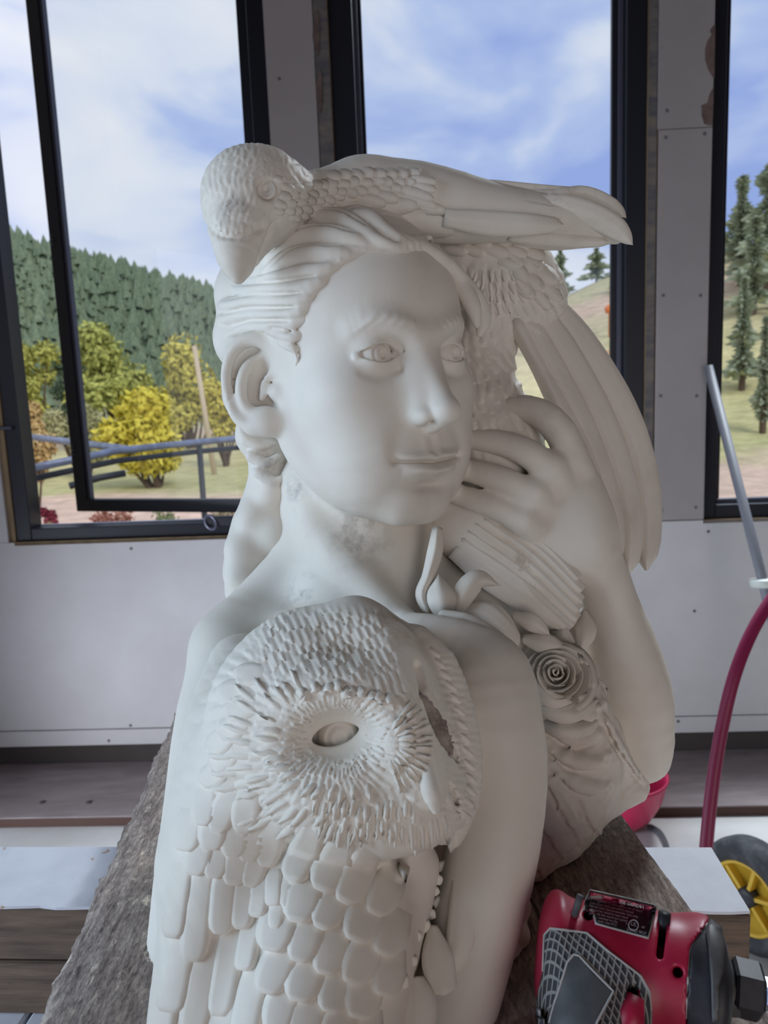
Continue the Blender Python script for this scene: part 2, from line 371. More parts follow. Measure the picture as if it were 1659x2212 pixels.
# bands of dirt and grass follow the distance from the building: procedural, in world coordinates
M_land = bpy.data.materials.new('meadow_and_dirt_road'); M_land.use_nodes = True; t = M_land.node_tree; b = t.nodes['Principled BSDF']
b.inputs['Roughness'].default_value = 0.95; b.inputs['Specular IOR Level'].default_value = 0.1
co = t.nodes.new('ShaderNodeTexCoord'); sp = t.nodes.new('ShaderNodeSeparateXYZ'); t.links.new(co.outputs['Object'], sp.inputs[0])
n1 = NT(t, 'ShaderNodeTexNoise', Scale=0.25, Detail=4.0); t.links.new(co.outputs['Object'], n1.inputs['Vector'])
ma = NT(t, 'ShaderNodeMath', operation='MULTIPLY_ADD'); t.links.new(n1.outputs['Fac'], ma.inputs[0]); ma.inputs[1].default_value = 7.0; t.links.new(sp.outputs['Y'], ma.inputs[2])
mr = NT(t, 'ShaderNodeMapRange'); mr.inputs['From Min'].default_value = 5.0; mr.inputs['From Max'].default_value = 85.0; t.links.new(ma.outputs[0], mr.inputs[0])
rp = ramp(t, [(0.00, srgb(196, 170, 150)), (0.06, srgb(178, 168, 132)), (0.105, srgb(214, 186, 164)), (0.13, srgb(232, 204, 184)), (0.24, srgb(230, 202, 180)), (0.26, srgb(196, 192, 140)), (0.38, srgb(214, 204, 152)), (0.48, srgb(200, 190, 152)),
              (0.54, srgb(214, 186, 164)), (0.60, srgb(200, 192, 154)), (0.78, srgb(194, 188, 152)), (1.0, srgb(120, 130, 104))])
t.links.new(mr.outputs[0], rp.inputs['Fac'])
n2 = NT(t, 'ShaderNodeTexNoise', Scale=1.6, Detail=6.0, Roughness=0.7); t.links.new(co.outputs['Object'], n2.inputs['Vector'])
rq = ramp(t, [(0.35, (0.74, 0.74, 0.70)), (0.65, (1.12, 1.1, 1.06))]); t.links.new(n2.outputs['Fac'], rq.inputs['Fac'])
mx = NT(t, 'ShaderNodeMix', data_type='RGBA', blend_type='MULTIPLY'); mx.inputs[0].default_value = 1.0
t.links.new(rp.outputs[0], mx.inputs[6]); t.links.new(rq.outputs[0], mx.inputs[7]); t.links.new(mx.outputs[2], b.inputs['Base Color'])
land = mesh_obj('ground_outside', vv, ff, M_land); tag(land, kind='structure')

def leaf_mat(name, c1, c2): return material(name, c1, 0.9, c2, (1, 1, 1), 3.0, 3, 0.3, 0.7, spec=0.1)
M_con = leaf_mat('hazy_conifer_green', srgb(96, 114, 94), srgb(140, 152, 118))  # distance haze put into the colour: lightened and greyed
M_con2 = leaf_mat('hazy_pine_green', srgb(150, 160, 136), srgb(184, 190, 160))  # paler and greyer to carry the haze
M_bark = material('bark', srgb(96, 78, 62), 0.9)
def conifer_data(x, y, z, h, r, layers=4, n=7):
    V = []; Fc = []
    for l in range(layers):
        z0 = z + h * (0.10 + 0.80 * l / layers); z1 = z + h * min(1.0, 0.10 + 0.80 * l / layers + 0.42); rr = r * (1 - 0.78 * l / layers)
        b0 = len(V); V.append((x, y, z1)); o = rng.random() * 6
        for k in range(n * 2):
            a = o + math.pi * k / n; q = rr * (0.62 + 0.38 * (k % 2)) * rng.uniform(0.8, 1.1)
            V.append((x + q * math.cos(a), y + q * math.sin(a), z0 + rng.uniform(-0.05, 0.05) * h))
        for k in range(n * 2): Fc.append((b0, b0 + 1 + k, b0 + 1 + (k + 1) % (n * 2)))
        Fc.append(tuple(b0 + 1 + k for k in range(n * 2 - 1, -1, -1)))
    return V, Fc
fm = MB()
for k in range(3200):
    y = rng.uniform(78, 165); x = y * rng.uniform(-0.62, 0.02)
    h = rng.uniform(2.6, 5.2)
    v, f = conifer_data(x, y, float(hill(x, y)) - 0.4, h, h * rng.uniform(0.24, 0.36), 2, 4); fm.add(v, f)
forest = fm.build('conifer_forest', M_con); tag(forest, 'dense dark green conifer forest covering the hillside seen through the open left window', 'forest', kind='stuff')

def land_at(px, d):
    r = ray(px, 850); h = r.copy(); s = d / math.hypot(h[0], h[1]); x, y = h[0] * s, h[1] * s
    return np.array([x, y, float(hill(x, y))])
def height_at(py, px, base, d):
    """world z of pixel row py over a spot at horizontal distance d"""
    r = ray(px, py); s = d / math.hypot(r[0], r[1]); return ZC + r[2] * s
def pine(px, ytop, d, rw, label, mat=M_con2, cat='tree'):
    b = land_at(px, d); zt = height_at(ytop, px, b, d); h = zt - b[2]
    root = empty('pine_tree', tuple(b)); tag(root, label, cat, 'pine trees on the grassy slope')
    n = 620; W = rw * d / F; V = np.zeros((n, 4, 3)); Lf = 0.16 * W + 0.05 * h
    for i in range(n):
        u = rng.random() ** 0.8; lay = math.floor(u * 6) / 6; rad = W * (1.05 - 0.85 * u) * (0.55 + 0.45 * math.sin(u * 19 + px)) * math.sqrt(rng.random()) * 1.15; a = rng.random() * 6.283
        p = np.array([b[0] + rad * math.cos(a), b[1] + rad * math.sin(a), b[2] + h * (0.12 + 0.88 * u) - 0.12 * rad])
        t1 = np.array([math.cos(a), math.sin(a), rng.uniform(-0.5, 0.3)]) * Lf * (1.1 - 0.6 * u); t2 = np.cross(t1, nr.normal(size=3)); t2 *= 0.4 * np.linalg.norm(t1) / max(1e-6, np.linalg.norm(t2))
        V[i] = [p - t1, p + t2, p + t1, p - t2]
    fo_ = mesh_obj('foliage', V.reshape(-1, 3), np.arange(n * 4).reshape(-1, 4), mat, root, False); fo_['kind'] = 'stuff'
    MB().tube([b - EZ * 0.3, b + EZ * h * 0.35], 0.03 * h, 7).build('trunk', M_bark, root)
pine(1212, 538, 58, 26, 'grey green pine seen left in the gap under the raven tail')
pine(1288, 536, 60, 34, 'rounded pine on the ridge right of the gap under the raven tail')
pine(1338, 560, 50, 24, 'dark pine beside the right jamb of the middle window')
pine(1592, 382, 48, 34, 'ragged tall pine at the left edge of the right window')
pine(1650, 356, 46, 60, 'tallest pine at the right edge of the photograph')
pine(1622, 470, 42, 50, 'wide green pine in front of the tall pines in the right window')
pine(1575, 470, 54, 40, 'broad pine against the left jamb of the right window')
pine(1602, 600, 32, 34, 'low dark pine on the slope in the right window')
pine(1650, 684, 27, 18, 'small lone pine low on the slope by the right picture edge')

def bush(px, ytop, ybot, wpx, d, label, c1, c2, nleaf=1100, name='willow_bush', grp='autumn bushes beyond the railing', lsz=0.12):
    """leafy shrub: stems and a crown of many small leaves on branch clumps"""
    zt = height_at(ytop, px, None, d); zb = height_at(ybot, px, None, d)
    r = ray(px, ybot); s = d / math.hypot(r[0], r[1]); base = np.array([r[0] * s, r[1] * s, float(hill(r[0] * s, r[1] * s))])
    w = wpx * d / F / 2; h = zt - base[2]
    root = empty(name, tuple(base)); tag(root, label, 'bush' if h < 3 else 'tree', grp)
    m = MB(); lm = []
    clumps = []
    for k in range(11):
        a = rng.random() * 6.28; q = w * rng.uniform(0.1, 0.72); zz = base[2] + h * rng.uniform(0.25, 0.8)
        c = np.array([base[0] + q * math.cos(a), base[1] + q * math.sin(a) * 0.8, zz]); clumps.append((c, w * rng.uniform(0.28, 0.48)))
        m.tube([base + np.array([rng.uniform(-.1, .1) * w, 0, -0.2]), (base + c) / 2 + np.array([0, 0, -0.1 * h]), c], [0.04 * w + 0.02, 0.025 * w + 0.01, 0.008 * w], 5)
    m.build('stems', M_bark, root)
    nleaf = int(nleaf * 2.4); V = np.zeros((nleaf, 4, 3)); L = 0.58 * lsz * (0.55 + w * 0.9)
    for i in range(nleaf):
        c, rr = clumps[rng.randrange(len(clumps))]
        v = nr.normal(size=3); v /= np.linalg.norm(v); p = c + v * rr * rng.uniform(0.45, 1.05) * np.array([1, 1, 0.95]); p[2] = min(p[2], zt)
        t1 = nr.normal(size=3); t1 /= np.linalg.norm(t1); t2 = np.cross(t1, v); t2 /= max(1e-6, np.linalg.norm(t2))
        V[i] = [p - t1 * L, p + t2 * L * 0.5, p + t1 * L, p - t2 * L * 0.5]
    lf = mesh_obj('foliage', V.reshape(-1, 3), np.arange(nleaf * 4).reshape(-1, 4), leaf_mat(name + '_leaves', c1, c2), root, False)
    lf['kind'] = 'stuff'
    return root
bush(245, 668, 850, 210, 42, 'tall yellow green willow left of the grey post', srgb(150, 158, 84), srgb(206, 204, 116), 1800)
bush(410, 700, 870, 190, 38, 'golden willow beside the pale wooden post', srgb(176, 168, 84), srgb(228, 214, 110), 1600)
bush(168, 722, 870, 120, 47, 'dark green spruce like shrub left of the tall willow', srgb(66, 84, 66), srgb(100, 116, 88), 1200, 'evergreen_shrub')
bush(330, 822, 955, 225, 24, 'bright yellow round bush in front of the willows', srgb(196, 182, 70), srgb(238, 224, 96), 2200)
bush(175, 842, 960, 130, 29, 'olive grey bush left of the bright yellow bush', srgb(150, 148, 104), srgb(196, 192, 142), 1400)
bush(70, 700, 880, 130, 40, 'green gold tree behind the red brown utility pole', srgb(140, 146, 76), srgb(200, 196, 104), 1400)
bush(60, 830, 950, 110, 20, 'orange tinged bush at the foot of the red brown utility pole', srgb(180, 150, 96), srgb(214, 190, 132), 1300)
bush(480, 790, 900, 120, 30, 'yellow bush half hidden behind the marble ear', srgb(186, 172, 78), srgb(226, 210, 104), 1200)
bush(112, 1008, 1100, 60, 7.2, 'dark red leaved shrub under the railing at the open sash', srgb(120, 48, 62), srgb(176, 84, 96), 700, 'red_shrub', 'low plants below the railing', 0.06)
for px, yt, w_, d, lab, c1, c2 in ((110, 1050, 90, 6.0, 'yellow orange weeds between the sash and the left jamb', srgb(176, 150, 88), srgb(208, 186, 130)),
                                  (235, 1052, 130, 6.6, 'red and orange weeds under the low pipe rail', srgb(178, 110, 92), srgb(214, 160, 130)),
                                  (360, 1062, 130, 7.0, 'green weeds left of the railing post', srgb(130, 142, 92), srgb(178, 182, 132)),
                                  (490, 1066, 110, 7.4, 'pale weeds right of the railing post', srgb(168, 156, 120), srgb(206, 190, 160))):
    bush(px, yt, 1105, w_, d, lab, c1, c2, 420, 'weed_clump', 'low plants below the railing', 0.05)

# poles
def pole(p0, p1, r, mat, name, label, cat='pole'):
    root = empty(name, tuple(p0)); tag(root, label, cat)
    MB().tube([p0, p1], [r, r * 0.8], 9).build('post', mat, root, True); return root
M_redpole = material('red_brown_pole', srgb(176, 104, 80), 0.85, srgb(196, 128, 100), (3, 3, 0.6), 2)
M_palewood = material('pale_weathered_wood', srgb(206, 186, 156), 0.85)
d = 30.0; b0 = land_at(78, d); zt = height_at(622, 46, None, d)
up = pole(b0 - EZ * 0.5, np.array([P(46, 622, d)[0], b0[1], zt]), 0.16, M_redpole, 'utility_pole', 'red brown wooden utility pole with white insulators in the left window')
top = np.array([P(48, 660, d)[0], b0[1], height_at(660, 48, None, d)])
m = MB(); m.box(top, (np.array([1, 0, 0]), np.array([0, 1, 0]), EZ), (0.42, 0.07, 0.06)); m.build('crossarm', material('white_insulator', srgb(224, 222, 226), 0.6), up)
m = MB(); q = np.array([P(56, 735, d)[0], b0[1], height_at(735, 56, None, d)]); m.box(q, (np.array([1, 0, 0]), np.array([0, 1, 0]), EZ), (0.2, 0.08, 0.12)); m.build('insulator_box', bpy.data.materials['white_insulator'], up)
for sx in (-1, 1):
    MB().tube([top + np.array([0.3 * sx, 0, 0]), top + np.array([1.0 * sx, -0.4, -2.2])], 0.025, 5).build('stay_wire', bpy.data.materials['white_insulator'], up)
b1 = land_at(452, 27); pole(b1 - EZ * 0.3, np.array([P(437, 746, 27)[0], b1[1], height_at(746, 437, None, 27)]), 0.10, M_palewood, 'fence_post', 'pale weathered wooden post standing among the yellow bushes')
# orange markers far out on the slope
M_or = material('orange_plastic', srgb(235, 130, 60), 0.6)
b2 = land_at(1316, 40); h2 = height_at(660, 1316, None, 40)
tag(MB().lathe(np.array([b2[0], b2[1], h2 - 0.35]), EZ, [(-1.2, 0.05), (0, 0.05), (0, 0.2), (0.25, 0.24), (0.4, 0.05)], 10).build('warning_marker', M_or, None, True), 'orange warning marker on a stake in the middle window', 'marker')
b3 = land_at(1308, 19); tag(MB().tube([np.array([b3[0], b3[1], b3[2] - 0.3]), np.array([b3[0], b3[1], height_at(758, 1308, None, 19)])], [0.09, 0.075], 8).build('orange_stake', material('faded_orange_wood', srgb(222, 160, 112), 0.8, srgb(200, 140, 96), (4, 4, 1), 2), None, True), 'faded orange stake beside the right jamb of the middle window', 'stake')

# pipe railing of the outdoor ramp
M_rail = material('galvanised_pipe', srgb(146, 156, 178), 0.35, srgb(120, 126, 140), (4, 4, 4), 3, metallic=0.35)
M_raild = material('dark_pipe', srgb(58, 62, 66), 0.5, metallic=0.3)
rr = empty('ramp_railing', tuple(land_at(430, 6.3))); tag(rr, 'grey pipe railing of the ramp crossing the left window', 'railing')
def rail(pts, r, mt=None): MB().tube([P(*p) for p in pts], r, 10).build('rail', mt or M_rail, rr, True)
rail([(20, 1022, 4.9), (250, 974, 5.6), (430, 955, 6.3), (700, 930, 7.6)], 0.027)
rail([(20, 1045, 4.95), (250, 996, 5.65), (430, 975, 6.35), (700, 950, 7.65)], 0.022, M_raild)
rail([(20, 938, 7.2), (140, 953, 6.9), (290, 972, 6.1)], 0.03)
rail([(150, 1050, 5.9), (215, 1032, 6.0), (270, 1022, 6.1)], 0.028, M_raild)
pt = P(430, 958, 6.3); pg = np.array([pt[0], pt[1], float(hill(pt[0], pt[1])) - 0.1])
MB().tube([pg, pt], 0.024, 10).build('post', M_raild, rr, True)
pt = P(20, 1022, 4.9); pg = np.array([pt[0], pt[1], float(hill(pt[0], pt[1])) - 0.1]); MB().tube([pg, pt], 0.024, 10).build('post', M_raild, rr, True)
pt = P(700, 930, 7.6); pg = np.array([pt[0], pt[1], float(hill(pt[0], pt[1])) - 0.1]); MB().tube([pg, pt], 0.024, 10).build('post', M_raild, rr, True)
pb = on_level(80, 1075, -0.45); q = pb / 1; pq = P(80, 1048, 6.0)
tag(MB().box(np.array([pq[0], pq[1], -0.45 + 0.30]), ((1, 0, 0), (0, 1, 0), EZ), (0.06, 0.05, 0.42), 0.01).build('ramp_post_block', material('white_painted_block', srgb(226, 222, 226), 0.7)), 'white painted block post under the railing at the left jamb', 'post')
# ================================================================== timber on which the sculpture stands
ZP = ZC - 0.34; TP = 0.045
M_plank = bpy.data.materials.new('weathered_timber'); M_plank.use_nodes = True; t = M_plank.node_tree; b = t.nodes['Principled BSDF']
b.inputs['Roughness'].default_value = 0.9; b.inputs['Specular IOR Level'].default_value = 0.2
co = t.nodes.new('ShaderNodeTexCoord')
def pl_noise(sc, scale, detail, rough=0.6):
    mpn = t.nodes.new('ShaderNodeMapping'); mpn.inputs['Scale'].default_value = sc; mpn.inputs['Rotation'].default_value = (0, 0, math.radians(-5.4))
    t.links.new(co.outputs['Object'], mpn.inputs['Vector']); n = NT(t, 'ShaderNodeTexNoise', Scale=scale, Detail=detail, Roughness=rough); t.links.new(mpn.outputs[0], n.inputs['Vector']); return n
g1 = pl_noise((70, 9, 30), 3.0, 8, 0.72); r1 = ramp(t, [(0.30, srgb(84, 76, 72)), (0.45, srgb(142, 130, 124)), (0.58, srgb(172, 160, 152)), (0.72, srgb(200, 190, 180))]); t.links.new(g1.outputs['Fac'], r1.inputs['Fac'])
g2 = pl_noise((14, 6, 14), 1.2, 4); r2 = ramp(t, [(0.42, (0, 0, 0)), (0.62, (0.75, 0.75, 0.75))]); t.links.new(g2.outputs['Fac'], r2.inputs['Fac'])
mx = NT(t, 'ShaderNodeMix', data_type='RGBA'); t.links.new(r2.outputs[0], mx.inputs[0]); t.links.new(r1.outputs[0], mx.inputs[6]); mx.inputs[7].default_value = (*srgb(150, 138, 130), 1)
g3 = pl_noise((60, 26, 30), 2.0, 6, 0.75); r3 = ramp(t, [(0.56, (0, 0, 0)), (0.64, (1, 1, 1))]); t.links.new(g3.outputs['Fac'], r3.inputs['Fac'])
g4 = pl_noise((6, 5, 6), 1.0, 2); r4 = ramp(t, [(0.45, (0, 0, 0)), (0.6, (1, 1, 1))]); t.links.new(g4.outputs['Fac'], r4.inputs['Fac'])
mm = NT(t, 'ShaderNodeMath', operation='MULTIPLY'); t.links.new(r3.outputs[0], mm.inputs[0]); t.links.new(r4.outputs[0], mm.inputs[1])
mx2 = NT(t, 'ShaderNodeMix', data_type='RGBA'); t.links.new(mm.outputs[0], mx2.inputs[0]); t.links.new(mx.outputs[2], mx2.inputs[6]); mx2.inputs[7].default_value = (*srgb(226, 214, 196), 1)
g6 = pl_noise((230, 70, 120), 2.2, 5, 0.75); r6 = ramp(t, [(0.36, (0.55, 0.53, 0.53)), (0.50, (1.12, 1.09, 1.07)), (0.66, (1.6, 1.55, 1.5))]); t.links.new(g6.outputs['Fac'], r6.inputs['Fac'])
mx6 = NT(t, 'ShaderNodeMix', data_type='RGBA', blend_type='MULTIPLY'); mx6.inputs[0].default_value = 0.9; t.links.new(mx2.outputs[2], mx6.inputs[6]); t.links.new(r6.outputs[0], mx6.inputs[7])
t.links.new(mx6.outputs[2], b.inputs['Base Color'])
bp = NT(t, 'ShaderNodeBump', Strength=0.9, Distance=0.0016); g5 = pl_noise((120, 14, 60), 2.2, 6, 0.7); t.links.new(g5.outputs['Fac'], bp.inputs['Height']); t.links.new(bp.outputs[0], b.inputs['Normal'])

La, Lb = on_level(410, 1450, ZP), on_level(80, 2212, ZP); Ra, Rb = on_level(1345, 1760, ZP), on_level(1659, 2190, ZP)
pdir = (La - Lb); pdir /= np.linalg.norm(pdir); d2 = (Ra - Rb) / np.linalg.norm(Ra - Rb); pdir = (pdir + d2) / 2; pdir /= np.linalg.norm(pdir)
pside = np.array([pdir[1], -pdir[0], 0])
pl0 = float(np.dot((La + Lb) / 2, pside)); pl1 = float(np.dot((Ra + Rb) / 2, pside)); pm = float(np.dot((Ra + Rb) / 2, pside)) ; print('plank width', pl1 - pl0)
def plankpt(s, l, z): return pside * s + pdir * l + EZ * z
# the seam between the two boards runs along a visible crack
crk = on_level(1142, 1925, ZP); sc_ = float(np.dot(crk, pside))
def board(name, s0, s1, l0, l1, rough_left, label, seed):
    r_ = np.random.default_rng(seed); ns_, nl_ = 60, 230
    S, L = np.meshgrid(np.linspace(0, 1, ns_), np.linspace(l0, l1, nl_), indexing='ij')
    edge = np.cumsum(r_.normal(size=nl_)) ; k = np.ones(9) / 9; e = np.convolve(r_.normal(size=nl_ + 8), k, 'valid') * 0.0035 * rough_left + r_.normal(size=nl_) * 0.0004 * rough_left
    S0 = s0 + e[None, :] * (1 - S) ** 3
    Sx = S0 + (s1 - s0) * S
    streak = np.convolve(r_.normal(size=ns_ + 2), np.ones(3) / 3, 'valid')
    Z = ZP - 0.0004 - np.abs(streak)[:, None] * 0.0009 - 0.0005 * np.abs(np.sin(L * 37 + Sx * 90)) - 0.0006 * r_.random(S.shape)
    edgefall = np.clip(1 - S / 0.10, 0, 1); Z -= (edgefall ** 2) * 0.004 * rough_left + edgefall * r_.random(S.shape) * 0.003 * rough_left
    top = np.stack([pside[0] * Sx + pdir[0] * L, pside[1] * Sx + pdir[1] * L, Z], -1)
    bot = top.copy(); bot[..., 2] = ZP - TP
    V = np.concatenate([top.reshape(-1, 3), bot.reshape(-1, 3)]); n = ns_ * nl_
    i, j = np.meshgrid(np.arange(ns_ - 1), np.arange(nl_ - 1), indexing='ij'); a = (i * nl_ + j).ravel()
    Fq = [np.stack([a, a + nl_, a + nl_ + 1, a + 1], 1), np.stack([a + n, a + 1 + n, a + nl_ + 1 + n, a + nl_ + n], 1)]
    def side(idx, flip):
        q = np.stack([idx[:-1], idx[1:], idx[1:] + n, idx[:-1] + n], 1); return q[:, ::-1] if flip else q
    Fq += [side(np.arange(nl_), False), side(np.arange(nl_) + (ns_ - 1) * nl_, True), side(np.arange(ns_) * nl_, True), side(np.arange(ns_) * nl_ + nl_ - 1, False)]
    o = mesh_obj(name, V, np.concatenate(Fq), M_plank, None, False); bm = bmesh.new(); bm.from_mesh(o.data); bmesh.ops.recalc_face_normals(bm, faces=bm.faces); bm.to_mesh(o.data); bm.free()
    return tag(o, label, 'plank', 'weathered bench planks')
board('timber_plank', pl0, sc_ - 0.0012, 0.14, 1.16, 1.0, 'rough grey weathered plank with frayed left edge under the owl', 3)
board('timber_plank', sc_ + 0.0012, pl1, 0.14, 1.12, 0.15, 'smoother brown plank on which the red die grinder lies', 4)

# crossbeams below
M_beamw = material('white_painted_top', srgb(236, 238, 246), 0.75, srgb(224, 226, 236), (20, 20, 20), 1.0, bump=0.3, bscale=60, bdist=0.001, stain=srgb(190, 164, 140), stain_scale=30, stain_lo=0.66, stain_hi=0.69)
M_beam = material('old_beam_wood', srgb(132, 112, 96), 0.9, srgb(86, 74, 66), (4, 60, 60), 2.0, 6, 0.35, 0.7, bump=0.6, bscale=3.0, bdist=0.002, bump_scale=(6, 60, 90))
ZB = ZP - TP
b0, b1 = on_level(0, 1828, ZB), on_level(1500, 1829, ZB); f0, f1 = on_level(0, 1968, ZB), on_level(1560, 1963, ZB)
bd = b1 - b0; bd /= np.linalg.norm(bd); bn = np.array([-bd[1], bd[0], 0]); bw = float(np.dot((b0 + b1) / 2 - (f0 + f1) / 2, bn)); print('beam depth', bw)
er = float(np.dot(on_level(1600, 1930, ZB), bd)); fo = float(np.dot((f0 + f1) / 2, bn))
def beam(name, s0, s1, n0, n1, z0, z1, label, paint=True):
    root = empty(name, tuple(bd * (s0 + s1) / 2 + bn * (n0 + n1) / 2 + EZ * z0)); tag(root, label, 'beam', 'timber beams under the planks')
    c = bd * (s0 + s1) / 2 + bn * (n0 + n1) / 2
    z2 = z1 - 0.0022 if paint else z1
    MB().box(c + EZ * (z0 + z2) / 2, (bd, bn, EZ), ((s1 - s0) / 2, (n1 - n0) / 2, (z2 - z0) / 2), 0.003).build('timber', M_beam, root)
    if paint:
        # flaking coat of white paint with an irregular edge
        r_ = np.random.default_rng(int(abs(s0) * 1000)); n = 90; S = np.linspace(s0 + 0.002, s1 - 0.001, n)
        e0 = n0 + 0.0005 + np.abs(r_.normal(size=n)) * 0.0010; e1 = np.full(n, n1 - 0.001); V = []
        for zz in (z1 - 0.0024, z1):
            V += [bd * S[i] + bn * e0[i] + EZ * zz for i in range(n)] + [bd * S[i] + bn * e1[i] + EZ * zz for i in range(n)]
        f = []
        for i in range(n - 1):
            f += [(2 * n + i, 2 * n + i + 1, 3 * n + i + 1, 3 * n + i), (i, n + i, n + i + 1, i + 1), (i, i + 1, 2 * n + i + 1, 2 * n + i), (n + i, 3 * n + i, 3 * n + i + 1, n + i + 1)]
        f += [(0, 2 * n, 3 * n, n), (n - 1, 2 * n - 1, 4 * n - 1, 3 * n - 1)]
        MB().add(V, f).build('white_paint_coat', M_beamw, root)
    return root
hb = 0.046
beam('timber_beam', -1.05, er, fo, fo + bw, ZB - hb, ZB, 'white topped timber crossbeam directly under the planks')
beam('timber_beam', -1.0, 0.02, fo + 0.002, fo + bw, ZB - 2 * hb - 0.004, ZB - hb - 0.004, 'bare brown lower timber under the crossbeam at bottom left', False)
MB_ = MB(); 
for k in range(9):
    s = -0.62 + k * 0.062
    o = MB().box(bd * s + bn * (fo - 0.03) + EZ * (ZB - 2 * hb - 0.004 - 0.0095), (bd, bn, EZ), (0.029, 0.13, 0.009), 0.002).build('white_slat', M_beamw)
    tag(o, '%s white painted slat from the left in the row under the lower timber' % ['first', 'second', 'third', 'fourth', 'fifth', 'sixth', 'seventh', 'eighth', 'ninth'][k], 'slat', 'white slats of the trestle top')
for nm, s in (('trestle', -0.36), ):
    root = empty('trestle', tuple(bd * s + bn * (fo) + EZ * 0.0)); tag(root, 'wooden trestle standing on the floor under the beams', 'trestle')
    zt = ZB - 2 * hb - 0.004 - 0.0185
    for sx in (-0.28, 0.28):
        for sn in (-0.1, 0.1):
            MB().box(bd * (s + sx) + bn * (fo - 0.03 + sn) + EZ * (zt - 0.045) / 2, (bd, bn, EZ), (0.022, 0.022, (zt - 0.045) / 2), 0.002).build('leg', M_beam, root)
    MB().box(bd * s + bn * (fo - 0.03) + EZ * (zt - 0.0225), (bd, bn, EZ), (0.33, 0.12, 0.0225), 0.002).build('top_rail', M_beam, root)
root = empty('support_post', tuple(bd * 0.2 + bn * (fo + 0.04))); tag(root, 'wooden post carrying the right end of the crossbeam', 'post')
MB().box(bd * 0.12 + bn * (fo + bw / 2) + EZ * (ZB - hb) / 2, (bd, bn, EZ), (0.035, 0.035, (ZB - hb) / 2), 0.003).build('shaft', M_beam, root)
MB().box(bd * 0.12 + bn * (fo + bw / 2) + EZ * 0.015, (bd, bn, EZ), (0.09, 0.09, 0.015), 0.003).build('foot', M_beam, root)
# far end of the planks rests on a second trestle, hidden behind the sculpture
c = plankpt((pl0 + pl1) / 2, 1.0, 0); root = empty('support_post', tuple(c)); tag(root, 'wooden post carrying the far end of the planks', 'post')
MB().box(c + EZ * ZB / 2, (pside, pdir, EZ), (0.12, 0.03, ZB / 2), 0.003).build('shaft', M_beam, root)

# board lying along the foot of the window wall
M_sleeper = material('grey_brown_board', srgb(166, 154, 154), 0.85, srgb(142, 130, 130), (3, 12, 12), 2.0, 5, 0.35, 0.7, bump=0.2, bscale=20)
M_sleepe = material('dark_board_edge', srgb(84, 62, 54), 0.9)
dfront = on_level(150, 1765, 0.030); dn = float(np.dot(dfront - W0, WN))
root = empty('wall_foot_board', tuple(wallpt(0, dn / 2, 0))); tag(root, 'wide grey brown board lying on the floor along the window wall', 'board')
m = MB(); wbox(m, -2.0, 3.0, dn, 0.028, 0.0, 0.030, 0.003); m.build('board', M_sleeper, root)
m = MB(); wbox(m, -2.0, 3.0, dn - 0.004, dn, 0.0, 0.027, 0.001); m.build('front_edge', M_sleepe, root)
for q in ((92, 1733), (192, 1733)):
    p = on_level(*q, 0.030); MB().lathe(p, EZ, [(-0.002, 0.011), (0.0012, 0.010), (0.0016, 0.004)], 10).build('nail_head', material('rusty_nail', srgb(86, 76, 76), 0.7), root, True)
